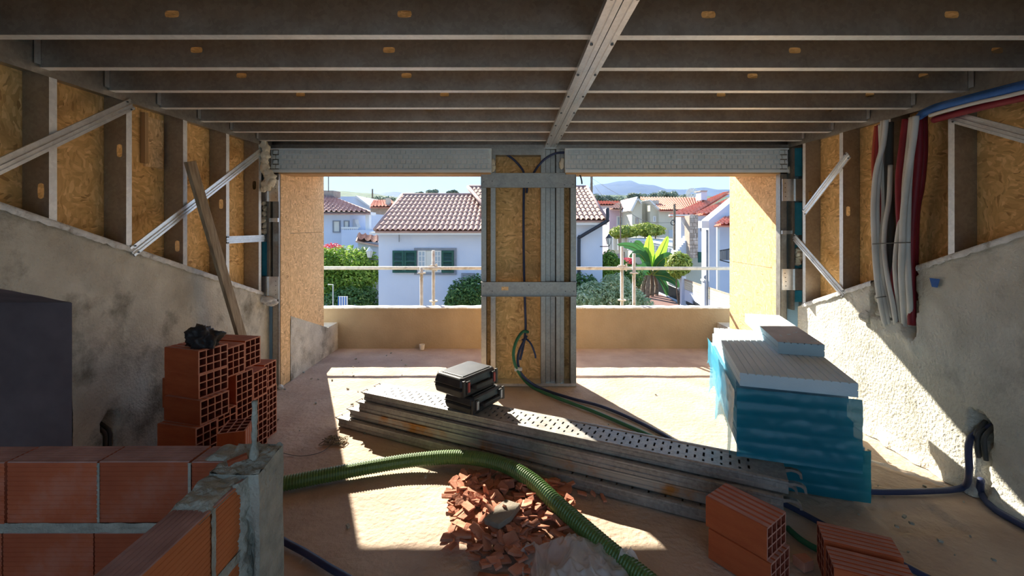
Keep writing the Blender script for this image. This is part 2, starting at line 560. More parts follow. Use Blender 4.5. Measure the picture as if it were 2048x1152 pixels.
mb = MB()
mb.grid(lambda u, v: left_pt(lerp(OP_D, 4.62, u), lerp(0, topL(lerp(OP_D, 4.62, u)), v)), 110, 72)
mb.grid(lambda u, v: left_pt(lerp(.9, OP_D, u), lerp(op_top(lerp(.9, OP_D, u)), topL(lerp(.9, OP_D, u)), v)), 70, 30)
mb.grid(lambda u, v: left_pt(lerp(YB, .9, u), lerp(0, topL(lerp(YB, .9, u)), v)), 60, 60)
mb.grid(lambda u, v: (lerp(WL, WL - .30, v), lerp(YB, 4.62, u), topL(lerp(YB, 4.62, u)) - .003), 60, 2)
mb.quad((WL - .3, YB, 0), (WL - .3, .9, 0), (WL - .3, .9, topL(.9)), (WL - .3, YB, topL(YB)))
mb.quad((WL - .3, OP_D, 0), (WL - .3, 4.62, 0), (WL - .3, 4.62, topL(4.62)), (WL - .3, OP_D, topL(OP_D)))
mb.quad((WL, 4.62, 0), (WL - .3, 4.62, 0), (WL - .3, 4.62, topL(4.62)), (WL, 4.62, topL(4.62)))
wall_left = tag(mb.build('wall_left', M['concrete'], smooth=True), 'rough grey rendered wall with a sloping top, steel studs and OSB above it', 'wall', kind='structure')
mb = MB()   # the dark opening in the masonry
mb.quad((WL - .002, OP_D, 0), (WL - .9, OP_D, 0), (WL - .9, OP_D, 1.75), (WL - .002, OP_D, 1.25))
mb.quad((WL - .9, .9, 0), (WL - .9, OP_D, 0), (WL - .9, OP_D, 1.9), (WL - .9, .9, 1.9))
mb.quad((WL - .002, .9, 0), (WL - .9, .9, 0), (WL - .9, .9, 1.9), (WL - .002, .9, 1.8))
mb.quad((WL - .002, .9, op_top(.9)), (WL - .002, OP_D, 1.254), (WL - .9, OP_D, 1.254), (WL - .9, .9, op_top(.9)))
mb.build('opening_reveal', M['dark_reveal'], wall_left)

STUD_L = [-.06 + .5 * k for k in range(-2, 5)] + [2.436, 2.92, 3.42, 3.93, 4.43]
STUD_L = sorted(set([round(x, 3) for x in ([-1.06, -.56, -.06, .44, .94, 1.44, 1.936, 2.436, 2.92, 3.42, 3.93, 4.43])]))
HOLES_L = {2.436: 1.894, 2.92: 2.20, 3.42: 1.544, 3.93: 1.896, 4.43: 2.11}
STUD_R = [-1.07, -.57, -.07, .43, .93, 1.42, 1.91, 2.40, 2.893, 3.385, 3.877, 4.377]
HOLES_R = {3.877: 1.83, 2.893: 1.56, 4.377: 2.0}


def stud(parent, sx, x, d, z0, z1, hole=None):
    mb = MB()
    holes = [(hole - z0, .045, .085, .036)] if hole else []
    mb.plate((x, d, z0), (0, 0, 1), (sx, 0, 0), z1 - z0, .148, holes)
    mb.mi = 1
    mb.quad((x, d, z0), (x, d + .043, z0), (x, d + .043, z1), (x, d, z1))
    mb.mi = 0
    mb.quad((x, d + .043, z0), (x + sx * .012, d + .043, z0), (x + sx * .012, d + .043, z1), (x, d + .043, z1))
    mb.quad((x + sx * .148, d, z0), (x + sx * .148, d + .043, z0), (x + sx * .148, d + .043, z1), (x + sx * .148, d, z1))
    return mb.build('stud', [M['steel'], M['steel_flange_lit']], parent)


def sheath(parent, x, sx, edges, topf, mat):
    for a, b in zip(edges[:-1], edges[1:]):
        mb = MB()
        g = .0015
        pts = [(x, a + g, topf(a) - .05), (x, b - g, topf(b) - .05), (x, b - g, ZD), (x, a + g, ZD)]
        mb.prism(pts, (sx * .012, 0, 0))
        mb.build('osb_panel', mat, parent, recalc=True)


for d in STUD_L:
    stud(wall_left, -1, WL, d, topL(d) - .004, ZC, HOLES_L.get(d))
sheath(wall_left, WL - .152, -1, [YB, -.05, .95, 1.95, 2.94, 3.95, FACE + .12], topL, M['osb'])
# inclined white-mortared track along the masonry top
def sill_track(parent, x, sx, topf, y0, y1, gap=None):
    mb = MB()
    n = int((y1 - y0) / .025)
    def p(u, v):
        y = lerp(y0, y1, u)
        rag = .012 * n3(y, 0, 3, 9) + .012 * n3(y, 0, 5, 25)
        prof = [(-.006, -.028 + rag), (-.012, -.005 + rag * .4), (-.006, .012), (.02, .016), (.15, .016)][v]
        return (x + sx * prof[0] - sx * 0, y, topf(y) + prof[1])
    vs = [p(i / n, v) for i in range(n + 1) for v in range(5)]
    fs = []
    for i in range(n):
        y = lerp(y0, y1, (i + .5) / n)
        if gap and gap[0] < y < gap[1]: continue
        for v in range(4):
            a = i * 5 + v
            fs.append((a, a + 1, a + 6, a + 5))
    mb.add(vs, fs)
    return mb.build('bottom_track', M['white_mortar'], parent, smooth=True)


sill_track(wall_left, WL, -1, topL, 1.0, 4.50)

BR = [(-.036, 0), (-.036, .010), (-.020, .010), (-.018, .004), (-.004, .004), (-.002, .012), (.002, .012), (.004, .004),
      (.018, .004), (.020, .010), (.036, .010), (.036, 0)]


def brace(parent, a, b, side, name='brace', w=1.0):
    """Ribbed galvanised strip from a to b lying on the stud faces (side +1: faces +X)."""
    a = Vector(a); b = Vector(b)
    t = (b - a).normalized()
    nrm = Vector((side, 0, 0)); across = nrm.cross(t).normalized()
    mb = MB()
    mb.sweep([(p * w, q) for p, q in BR], a, across, nrm, b - a, closed=True)
    o = mb.build(name, M['steel_bright'], parent, recalc=True)
    sm = MB()
    for e, s in ((.02, 1), (.02, -1), (.98, 1), (.98, -1)):
        c = a.lerp(b, e) + across * .026 * s + nrm * .012
        sm.tube([c, c + nrm * .005], .006, 6)
    sm.build('screw', M['screw'], o)
    return o


xb = WL + .003
brace(wall_left, (xb, 1.50, 1.52), (xb, 2.955, 2.52), 1)
brace(wall_left, (xb, 2.955, 1.525), (xb, 4.49, 2.475), 1)
brace(wall_left, (xb, 3.925, 1.575), (xb, 4.52, 1.575), 1, 'cross_rail', .92)
# a spare square of OSB and a batten fixed between two studs
mb = MB(); mb.box(WL - .150, WL - .138, 3.235, 3.40, 2.14, 2.51); mb.build('osb_patch', M['osb_pale'], wall_left)
mb = MB(); mb.box(WL - .150, WL - .115, 3.205, 3.235, 2.16, 2.53); mb.build('batten', M['timber_trim'], wall_left)

# ---- right wall
def right_pt(y, z):
    off = wall_noise(y, z, 20)
    rag = .02 * n3(y, z, 2, 9) + .015 * n3(y, z, 6, 26)
    zb = .98 - .10 * sstep(3.30, 3.20, y)
    inside = sstep(3.165, 3.195, y + rag) * (1 - sstep(3.535, 3.57, y + rag)) * sstep(zb - .02, zb + .03, z + rag)
    off -= .15 * inside
    ledge = sstep(3.14, 3.2, y) * (1 - sstep(3.6, 3.66, y)) * sstep(zb - .16, zb - .10, z + rag) * (1 - inside)
    off += .02 * ledge * max(0, n3(y, z, 11, 12) + .4)
    h = math.hypot((y - 2.74) * 1.0, (z - .45) * .75) + .02 * n3(y, z, 2, 30)
    off -= .12 * (1 - sstep(.05, .072, h))
    if z < .42:
        off -= .05 * (1 - sstep(.022, .04, abs(y - 2.72) + .012 * n3(y, z, 0, 20)))
    off += .05 * (1 - sstep(0, .10, z)) * max(0, .5 + n3(y, z, 13, 9))     # render dropped along the foot
    return (WR - off + .004, y, z)


mb = MB()
mb.grid(lambda u, v: right_pt(lerp(YB, 4.50, u), lerp(0, topR(lerp(YB, 4.50, u)), v)), 300, 84)
mb.grid(lambda u, v: (lerp(WR, WR + .30, v), lerp(YB, 4.50, u), topR(lerp(YB, 4.50, u)) - .003), 60, 2, lambda u, v: 3.18 < lerp(YB, 4.5, u) < 3.56 and v < .6)
mb.quad((WR + .3, YB, 0), (WR + .3, 4.5, 0), (WR + .3, 4.5, topR(4.5)), (WR + .3, YB, topR(YB)))
mb.quad((WR, 4.5, 0), (WR + .3, 4.5, 0), (WR + .3, 4.5, topR(4.5)), (WR, 4.5, topR(4.5)))
wall_right = tag(mb.build('wall_right', M['pale_render'], smooth=True), 'pale rendered wall with a sloping top and a chase cut for conduits', 'wall', kind='structure')
for d in STUD_R:
    stud(wall_right, 1, WR, d, topR(d) - .004, ZC, HOLES_R.get(d))
sheath(wall_right, WR + .152, 1, [YB, -.06, .93, 1.91, 2.90, 3.89, FACE + .12], topR, M['osb'])
sill_track(wall_right, WR, 1, topR, 1.0, 4.42, (3.17, 3.56))
xb = WR - .003
brace(wall_right, (xb, 4.39, 1.83), (xb, 3.80, 2.315), -1)
brace(wall_right, (xb, 4.55, 1.59), (xb, 3.855, 1.10), -1)
brace(wall_right, (xb, 2.90, 2.42), (xb, 1.70, 1.80), -1)
mb = MB(); mb.grid(lambda u, v: (WR - .012 - .004 * math.sin(u * PI) * math.sin(v * PI) - wall_noise(3.017, 1.31, 20), 3.017 + (u - .5) * .07 * (.6 + .5 * v), 1.31 + (v - .5) * .06), 6, 6)
mb.build('paint_mark', M['bright_blue'], wall_right, smooth=True)
# broken render in the chase
for k in range(6):
    mb = MB()
    c = Vector((WR + .02 + R.uniform(-.02, .05), R.uniform(3.2, 3.62), R.uniform(.86, .98)))
    if k > 3: c = Vector((WR + .05, R.uniform(3.50, 3.56), R.uniform(1.0, 1.12)))
    s = R.uniform(.03, .06)
    vs = [c + Vector((R.uniform(-1, 1), R.uniform(-1, 1), R.uniform(-1, 1))).normalized() * s for _ in range(14)]
    bm = bmesh.new()
    for v in vs: bm.verts.new(v)
    bmesh.ops.convex_hull(bm, input=bm.verts)
    mb.add([v.co.copy() for v in bm.verts], [])
    bm.verts.index_update()
    mb.f = [tuple(v.index for v in f.verts) for f in bm.faces]; mb.m = [0] * len(mb.f)
    bm.free()
    mb.build('render_lump', M['pale_render'], wall_right)

# ---- ceiling: OSB deck on steel joists
CBX = .405
mb = MB(); mb.box(WL - .3, WR + .3, YB, FACE + .2, ZD, ZD + .022)
ceiling = tag(mb.build('ceiling', M['osb']), 'OSB deck carried on rows of galvanised steel joists', 'ceiling', kind='structure')
JH = {0: [(344, 30), (809, 27), (1418, 26), (1906, 25)], 1: [(393, 100), (778, 100), (1591, 98), (1997, 98)],
      2: [(483, 150), (813, 150), (1506, 149), (1849, 149)], 3: [(601, 188), (889, 188), (1443, 188), (1741, 188)],
      4: [(665, 219), (858, 219), (1394, 219), (1660, 219)], 5: [(700, 243), (1330, 243)]}
for k in range(-7, 7):
    d = 1.98 + .405 * k
    hx = [(p - VPX) / FPX * d for p, _ in JH.get(k, [])] or [-1.5 + .1 * k, -.45, .95, 1.9 - .1 * k]
    for (x0, x1) in ((WL + .002, CBX - .02), (CBX - .02, WR - .002)):
        mb = MB()
        dd = d if x0 < 0 else d + .006
        holes = [(x - x0, .094, .064, .032) for x in hx if x0 + .08 < x < x1 - .08]
        mb.plate((x0, dd, ZC), (1, 0, 0), (0, 0, 1), x1 - x0, ZD - ZC, holes)
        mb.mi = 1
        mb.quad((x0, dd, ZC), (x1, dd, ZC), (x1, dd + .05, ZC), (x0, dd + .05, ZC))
        mb.mi = 0
        mb.quad((x0, dd + .05, ZC), (x1, dd + .05, ZC), (x1, dd + .05, ZC + .014), (x0, dd + .05, ZC + .014))
        mb.quad((x0, dd, ZD - .001), (x1, dd, ZD - .001), (x1, dd + .05, ZD - .001), (x0, dd + .05, ZD - .001))
        j = mb.build('joist', [M['steel'], M['steel_flange_lit']], ceiling)
        cl = MB()     # clip angle at the wall end
        xe = x0 + .004 if x0 < 0 else x1 - .004
        s = 1 if x0 < 0 else -1
        cl.box(min(xe, xe + s * .006), max(xe, xe + s * .006), dd - .03, dd - .002, ZC + .015, ZD - .01)
        cl.build('end_clip', M['steel_bright'], j)
for x, s in ((WL, -1), (WR, 1)):
    mb = MB()
    mb.box(min(x, x + s * .15), max(x, x + s * .15), YB, FACE, ZC - .002, ZC + .004)
    mb.box(min(x, x + s * .004), max(x, x + s * .004), YB, FACE, ZC - .004, ZD)
    mb.box(min(x - s * .004, x), max(x - s * .004, x), YB, FACE, ZC - .035, ZC + .002)
    mb.build('rim_track', M['steel'], ceiling)
# lengthwise double channel under the joists
mb = MB()
for s in (-1, 1):
    c0 = .405 + s * .031
    prof = [(-.029, .028), (-.029, 0), (-.006, 0), (-.004, .006), (.004, .006), (.006, 0), (.029, 0), (.029, .028)]
    mb.sweep(prof, (c0 + .018, YB, ZC - .030), (1, 0, 0), (0, 0, 1), (-.05, FACE - YB, 0))
cb = mb.build('centre_channel', M['steel_bright'], ceiling)
sm = MB()
for k in range(-3, 7):
    d = 1.98 + .405 * k + .025
    for s in (-1, 1):
        x = .405 + .018 - .05 * (d - YB) / (FACE - YB) + s * .047
        sm.tube([(x, d, ZC - .030), (x, d, ZC - .037)], .007, 6)
sm.build('screw', M['screw'], cb)

# ---- unseen wall added behind the photographer to set the interior light
mb = MB()
mb.box(WL - .3, -2.2, YB - .12, YB, 0, ZD); mb.box(2.5, WR + .3, YB - .12, YB, 0, ZD)
mb.box(-2.2, 2.5, YB - .12, YB, 2.3, ZD); mb.box(-2.2, 2.5, YB - .12, YB, 0, .2)      # wide opening, sized for the light it lets in
tag(mb.build('wall_back_added', M['osb_pale']), 'unseen OSB wall added behind the camera, its wide opening sized for the light', 'wall', kind='structure')

# ---- facade frame: header, pier between the two openings, jambs
mb = MB()
mb.box(WL - .15, WR + .15, FACE - .02, FACE + .13, ZC - .045, ZC)
mb.box(WL - .15, WR + .15, FACE + .10, FACE + .13, ZC, ZD + .02)
wall_front = tag(mb.build('wall_front', M['steel']), 'steel framed facade with two terrace openings either side of an OSB backed pier', 'wall', kind='structure')


def fx(px, d=FACE):
    return (px - VPX) / FPX * d


def fz(py, d=FACE):
    return EYE - (py - VPY) / FPX * d


def upright(px0, px1, z0=0.0, z1=ZC - .045, dd=0.0, depth=.15, name='pier_stud', mat='steel', lip=False):
    x0, x1 = fx(px0), fx(px1)
    mb = MB()
    y0, y1 = FACE + dd, FACE + dd + depth
    mb.quad((x0, y0, z0), (x1, y0, z0), (x1, y0, z1), (x0, y0, z1))
    mb.quad((x0, y0, z0), (x0, y1, z0), (x0, y1, z1), (x0, y0, z1))
    mb.quad((x1, y0, z0), (x1, y1, z0), (x1, y1, z1), (x1, y0, z1))
    mb.quad((x0, y1, z0), (x1, y1, z0), (x1, y1, z1), (x0, y1, z1))
    return mb.build(name, M[mat], wall_front)


upright(962.5, 972.5); upright(981.5, 991)
upright(1082, 1091); upright(1092, 1101, dd=.035); upright(1102, 1111, dd=.05); upright(1112.5, 1120); upright(1120.8, 1128.5, dd=.02)
upright(1141.5, 1152.5)
mb = MB(); mb.box(fx(962.5), fx(1152.5), FACE + .15, FACE + .162, 0, ZC); mb.build('osb_panel', M['osb'], wall_front)
mb = MB(); mb.box(fx(962), fx(1153), FACE - .004, FACE + .15, 0, .028); mb.build('bottom_track', M['steel_bright'], wall_front)
mb = MB(); mb.box(fx(985), fx(1083), FACE + .001, FACE + .15, fz(310), fz(298)); mb.build('head_track', M['steel'], wall_front)
for (y0, y1, x0, x1) in ((347, 376, 962, 1151), (563, 592, 962, 1153)):
    mb = MB()
    a, b = fx(x0), fx(x1); z0, z1 = fz(y1), fz(y0)
    mb.box(a, b, FACE - .020, FACE - .016, z0, z1)
    mb.box(a, b, FACE - .05, FACE - .016, z1 - .003, z1)
    mb.box(a, b, FACE - .05, FACE - .016, z0, z0 + .003)
    mb.box(a, a + .004, FACE - .02, FACE + .15, z0, z1)
    mb.box(b - .004, b, FACE - .02, FACE + .15, z0, z1)
    p = mb.build('cross_channel', M['steel'], wall_front)
    s2 = MB()
    for xx in (a + .03, a + .12, (a + b) / 2, b - .12, b - .03):
        c = Vector((xx, FACE - .021, (z0 + z1) / 2 + R.uniform(-.05, .05)))
        s2.tube([c, c + Vector((0, -.005, 0))], .006, 6)
    s2.build('screw', M['screw'], p)
mb = MB(); mb.box(fx(1003), fx(1017), FACE - .0225, FACE - .0205, fz(580), fz(573)); mb.build('paper_scrap', M['osb_pale'], wall_front)

# side reveals of the terrace: OSB, then sloping masonry below
LX, RX = -2.468, 2.815
OUT_L, OUT_R = 5.68, 5.77
for sx, x, dout in ((-1, LX, OUT_L), (1, RX, OUT_R)):
    mb = MB()
    mb.box(min(x, x + sx * .012), max(x, x + sx * .012), FACE - .03, 4.83, 0.0, ZC - .30)
    mb.build('jamb_board', M['osb_pale'], wall_front)
    mb = MB()
    lo = lambda d: .713 - .364 * (d - 4.83) - (0 if sx < 0 else .12)
    zs = 1.24 if sx > 0 else 1.62
    mb.prism([(x, 4.832, lo(4.83) - .05), (x, dout, lo(dout) - .05), (x, dout, zs - .002), (x, 4.832, zs - .002)], (sx * .012, 0, 0))
    mb.build('reveal_board', M['osb_pale'], wall_front, recalc=True)
    mb = MB(); mb.prism([(x, 4.832, zs + .002), (x, dout, zs + .002), (x, dout, ZC + .1), (x, 4.832, ZC + .1)], (sx * .012, 0, 0))
    mb.build('reveal_board', M['osb_pale'], wall_front, recalc=True)
    mb = MB()     # edge strip facing the room
    mb.box(min(x + sx * .002, x + sx * .035), max(x + sx * .002, x + sx * .035), FACE - .036, FACE - .028, 0.02, ZC - .30)
    mb.build('edge_trim', M['timber_trim'], wall_front)
    mb = MB()
    def mpt(u, v, x=x, sx=sx, lo=lo):
        y = lerp(4.834, 6.17, u)
        return (x - sx * .004 + .004 * n3(y, v, 3, 9), y, lerp(-.02, max(lo(y), .36 if y > 5.6 else 0), v))
    mb.grid(mpt, 40, 16)
    mb.grid(lambda u, v, x=x, sx=sx, lo=lo: (x + sx * .22 * v - sx * .004, lerp(4.834, 6.17, u), max(lo(lerp(4.834, 6.17, u)), .36 if lerp(4.834, 6.17, u) > 5.6 else 0)), 40, 1)
    tag(mb.build('trim_reveal', M['concrete'] if sx < 0 else M['pale_render'], smooth=False),
        'sloping rendered footing of the terrace side wall, ' + ('left' if sx < 0 else 'right') + ' end', 'trim', kind='structure')

# jamb steel: post, brackets, insulation in the gap
def jamb(sx):
    f = (lambda a: a) if sx < 0 else (lambda a: 2060 - a)      # not mirrored exactly; right offsets below
    xo = (lambda px: fx(px, 4.60))
    if sx < 0:
        post = (545, 557); slot = (538, 545); plates = [(515, 558, 360, 403), (515, 558, 553, 598)]
        blue = [(522, 537, 484, 552)]; foam = [(522, 535, 400, 468)]; small = [(537, 558, 436, 444)]
    else:
        post = (1561, 1574); slot = (1574, 1582); plates = [(1564, 1617, 358, 402), (1564, 1614, 538, 580)]
        blue = [(1586, 1607, 296, 352), (1586, 1607, 405, 470), (1588, 1608, 581, 604), (1590, 1606, 490, 536)]
        foam = [(1592, 1602, 498, 528)]; small = [(1562, 1582, 461, 468)]
    def bx(px0, px1, py0, py1, y0, y1, name, mat, bevel=0):
        mb = MB()
        mb.box(fx(px0, 4.6), fx(px1, 4.6), y0, y1, fz(py1, 4.6), fz(py0, 4.6))
        return mb.build(name, M[mat], wall_front, bevel=bevel)
    mb = MB()
    a, b = sorted((fx(post[0], 4.6), fx(post[1], 4.6)))
    mb.box(a, b, 4.60, 4.604, 0, ZC - .05); mb.box(a, a + .003, 4.60, 4.68, 0, ZC - .05); mb.box(b - .003, b, 4.60, 4.68, 0, ZC - .05)
    mb.build('jamb_post', M['steel'], wall_front)
    edge = sorted((fx(post[0], 4.6), fx(post[1], 4.6)))
    x_in, x_out = (edge[0], WL - .15) if sx < 0 else (edge[1], WR + .15)
    mb = MB(); mb.box(min(x_in, x_out), max(x_in, x_out), 4.66, 4.675, 0, ZC); mb.build('back_panel', M['xps'], wall_front)
    for pxx in ((519, 522), (536, 540)) if sx < 0 else ((1583, 1587), (1606, 1611)):
        mb = MB(); mb.box(fx(pxx[0], 4.58), fx(pxx[1], 4.58), 4.56, 4.65, (topL if sx < 0 else topR)(4.5) - .05, ZC - .05); mb.build('jamb_stud', M['steel'], wall_front)
    for p in plates:
        mb = MB()
        x0, x1 = fx(p[0], 4.53), fx(p[1], 4.53)
        z0, z1 = fz(p[3], 4.53), fz(p[2], 4.53)
        xm = (x0 + x1) / 2 + (.0 if sx < 0 else -.005)
        mb.box(x0, xm, 4.525, 4.53, z0, z1); mb.box(xm, x1, 4.52, 4.525, z0, z1)
        mb.box(xm - .004, xm + .004, 4.51, 4.53, z0, z1)
        o = mb.build('bracket_plate', M['steel_bright'], wall_front)
        s2 = MB()
        for xx in (x0 + .03, x1 - .03):
            for q in range(4):
                c = Vector((xx + R.uniform(-.006, .006), 4.522, lerp(z0, z1, .2 + .2 * q)))
                s2.tube([c, c + Vector((0, -.006, 0))], .004, 6)
        s2.build('screw', M['screw'], o)
    for p in blue: bx(p[0], p[1], p[2], p[3], 4.60, 4.65, 'insulation_strip', 'xps_blue')
    for p in small: bx(p[0], p[1], p[2], p[3], 4.575, 4.60, 'strap', 'steel_bright')
    for p in foam:
        for q in range(6):
            c = at(lerp(p[0], p[1], R.uniform(.3, .7)), lerp(p[2], p[3], (q + .5) / 6), 4.59)
            blob(c, R.uniform(.028, .042), 'spray_foam', wall_front, seed=q)


def blob(c, r, name, parent, seed=0, mat='foam', sq=(1, 1, 1), amp=.45):
    bm = bmesh.new()
    bmesh.ops.create_icosphere(bm, subdivisions=3, radius=1)
    mb = MB()
    for v in bm.verts:
        p = v.co.normalized()
        k = 1 + amp * noise.noise(p * 1.6 + Vector((seed * 3.1, c[0] * 7, c[2] * 5))) + amp * .5 * noise.noise(p * 4.1 + Vector((seed, 0, 3)))
        mb.v.append(tuple(Vector(c) + Vector((p.x * sq[0], p.y * sq[1], p.z * sq[2])) * (r * k)))
    bm.verts.index_update()
    mb.f = [tuple(v.index for v in f.verts) for f in bm.faces]; mb.m = [0] * len(mb.f)
    bm.free()
    return mb.build(name, M[mat], parent, smooth=True)


M['xps_blue'] = pmat('blue_xps', (.03, .30, .44), (.06, .40, .56), 8, .6, 0, .3, 60)
jamb(-1); jamb(1)
# expanding foam squeezed out at the head of the left jamb
for k, (px, py, r) in enumerate([(528, 290, .04), (532, 298, .04), (531, 310, .042), (529, 322, .042), (529, 335, .048), (535, 346, .05), (540, 356, .055), (541, 364, .05), (533, 371, .048), (537, 366, .05), (527, 378, .032)]):
    blob(at(px, py, 4.46), r, 'spray_foam', wall_front, seed=k, sq=(1, .7, 1.1))
for k, (px, py, r) in enumerate([(986, 325, .03), (987, 336, .032), (1123, 330, .035), (1125, 322, .025), (1578, 340, .028), (1581, 346, .02)]):
    blob(at(px, py, 4.62), r, 'spray_foam', wall_front, seed=k + 20, sq=(.7, .5, 1.3))
for k, (px, py, r) in enumerate([(534, 600, .07), (542, 606, .05), (526, 597, .04)]):
    blob(at(px, py, 4.50), r, 'mortar_lump', wall_front, seed=k + 40, mat='white_mortar', sq=(1.2, .7, .6))
for k, (px, py, r) in enumerate([(561, 775, .03), (562, 785, .025)]):
    blob(at(px, py, 4.60), r, 'mortar_lump', wall_front, seed=k + 50, mat='white_mortar', sq=(1, .8, 1))

# ---- terrace: parapet and roof overhang
PAR = 6.12
mb = MB()
def par_pt(u, v):
    x = lerp(-3.1, 3.4, u)
    return (x, PAR + .004 * n3(x, v, 0, 3) - .02 * (1 - v) * 0, lerp(-.02, .563 + .006 * n3(x, 0, 0, 4), v))
mb.grid(par_pt, 120, 12)
mb.box(-3.1, 3.4, PAR + .006, PAR + .16, -3.0, .555)
wall_par = tag(mb.build('wall_parapet', M['parapet']), 'low sand coloured parapet wall closing the terrace', 'wall', kind='structure')
mb = MB()
mb.grid(lambda u, v: (lerp(-3.1, 3.4, u), PAR - .008 + .17 * v + .004 * n3(u * 60, v, 0, 1), .565 + .012 * n3(u * 40, v * 2, 0, 1) + .008 * math.sin(v * PI)), 160, 4)
mb.grid(lambda u, v: (lerp(-3.1, 3.4, u), PAR - .008 + .004 * n3(u * 60, 0, 0, 1), lerp(.548 + .006 * n3(u * 90, 3, 0, 1), .565 + .012 * n3(u * 40, 0, 0, 1), v)), 160, 1)
mb.build('mortar_cap', M['white_mortar'], wall_par)
mb = MB()
mb.box(-3.2, 3.5, FACE + .13, 5.66, 2.352, 2.56)
mb.box(-3.2, 3.5, FACE + .12, 5.66, 2.56, 2.90)
tag(mb.build('ceiling_terrace', M['osb']), 'roof overhang above the terrace', 'ceiling', kind='structure')
mb = MB()
mb.box(-3.4, LX - .015, FACE + .14, OUT_L, 0, 2.56); mb.box(RX + .015, 3.6, FACE + .14, OUT_R, 0, 2.56)
tag(mb.build('wall_terrace_sides', M['concrete']), 'outer leaf of the terrace side walls', 'wall', kind='structure')

# ---- low blockwork wall in the foreground
WZ = .91
mb = MB()
mb.box(-1.95, -.95, 1.487, 1.575, 0, WZ - .215)          # mortar core behind the faces
mb.box(-.94, -.86, .25, 1.36, 0, WZ - .215)
wall_low = tag(mb.build('wall_low', M['mortar']), 'low unfinished wall of ribbed terracotta blocks in the foreground', 'wall', kind='structure')


def ribbed_block(L, T, Hh, nt=7, nh=13):
    """Block with fine horizontal grooves on the faces and grooves along the top."""
    prof = []
    g = .0016
    for i in range(nh):
        z0 = -Hh / 2 + Hh * i / nh; z1 = -Hh / 2 + Hh * (i + 1) / nh; s = (z1 - z0) * .2
        prof += [(-T / 2, z0 + s), (-T / 2, z1 - s), (-T / 2 + g, z1 - s * .6), (-T / 2 + g, z1 + s * .6)]
    prof = prof[:-2]
    top = []
    for i in range(nt):
        x0 = -T / 2 + T * i / nt; x1 = -T / 2 + T * (i + 1) / nt; s = (x1 - x0) * .16
        top += [(x0 + s, Hh / 2), (x1 - s, Hh / 2), (x1 - s * .6, Hh / 2 - g), (x1 + s * .6, Hh / 2 - g)]
    top = top[:-2]
    right = [(-a, b) for a, b in reversed(prof)]
    bot = [(T / 2, -Hh / 2), (-T / 2, -Hh / 2)]
    poly = prof + top + right + bot
    mb = MB()
    mb.prism([Vector((-L / 2, a, b)) for a, b in poly], (L, 0, 0))
    for k, f in enumerate(mb.f):
        zs = [mb.v[i][2] for i in f]; mb.m[k] = 1 if min(zs) > Hh / 2 - .004 else 0      # dusty bed face
    return mb


M['block'] = pmat('ribbed_block', (.37, .085, .036), (.48, .122, .05), 6, .82, 0, .25, 70, tint=.12, c3=(.44, .20, .15), c3scale=5, c3lo=.5, c3hi=.8)
M['block_orange'] = pmat('ribbed_block_orange', (.50, .145, .045), (.58, .18, .06), 5, .8, 0, .3, 50, tint=.08)
M['block_dust'] = pmat('dusty_block_top', (.36, .19, .16), (.50, .29, .25), 9, .92, 0, .3, 60, tint=.06)
BLK = ribbed_block(.30, .108, .205).mesh('block', [M['block'], M['block_dust']], recalc=True)
BLKO = ribbed_block(.30, .108, .205).mesh('block', [M['block_orange'], M['block_dust']], recalc=True)


def block(c, rz, me=BLK, sx=1.0, tilt=0.0):
    o = bpy.data.objects.new('brick', me); COL.objects.link(o)
    o.location = c; o.rotation_euler = (0, tilt, rz); o.scale = (sx, 1, 1)
    attach(o, wall_low)
    return o


YC = 1.527
for k in range(-1, 2):
    block((-1.244 + .306 * (k - 0) - .306 + .0, YC + .003 * k, WZ - .1025), .004 * k)
block((-1.0 - .013, YC, WZ - .1025), 0, BLK, .46)
for cz, off in ((WZ - .205 - .03 - .1025, -.018 - .306 * 3), (WZ - .205 - .03 - .24 - .1025, -.15 - .306 * 3), (WZ - .205 - .03 - .48 - .1025, -.05 - .306 * 3)):
    for k in range(4):
        xc, w = -.93 + off + .306 * k, 1.0
        if xc + .15 > -.955:          # cut block at the post
            w = (-.957 - (xc - .15)) / .30; xc = (xc - .15 - .957) / 2
        block((xc, YC - .003, cz), .002 * k, BLK, w)
XP = -.900
for k, (y, s) in enumerate(((1.315, .50), (1.073, 1), (.765, 1), (.457, 1))):
    block((XP, y, WZ - .1025), PI / 2, BLKO, s)
for cz, o0 in ((WZ - .205 - .03 - .1025, 1.20), (WZ - .205 - .03 - .24 - .1025, 1.10), (WZ - .205 - .03 - .48 - .1025, 1.2)):
    for k in range(4):
        block((XP, o0 - .308 * k, cz), PI / 2, BLKO)
# bed joints, slightly proud and lumpy
mb = MB()
for i, (za, zb) in enumerate(((WZ - .236, WZ - .203), (WZ - .48, WZ - .44), (WZ - .715, WZ - .68))):
    mb.grid(lambda u, v: (lerp(-1.95, -.95, u), 1.470 + .005 * n3(u * 20, v * 2, i, 1), lerp(za, zb, v)), 60, 3)
    mb.grid(lambda u, v: (-.843 + .004 * n3(u * 20, v * 2, i + 9, 1), lerp(.3, 1.36, u), lerp(za, zb, v)), 60, 3)
for x in (-1.397, -1.091):
    mb.grid(lambda u, v: (x + .010 * (u - .5), 1.474 + .003 * n3(u, v * 12, 2, 1), lerp(WZ - .21, WZ - .004, v)), 2, 12)
mb.grid(lambda u, v: (-.8435 + .003 * n3(u, v * 12, 2, 1), 1.2325 + .018 * (u - .5), lerp(WZ - .25, WZ - .004, v)), 2, 16)
mb.build('mortar_joint', M['mortar'], wall_low)
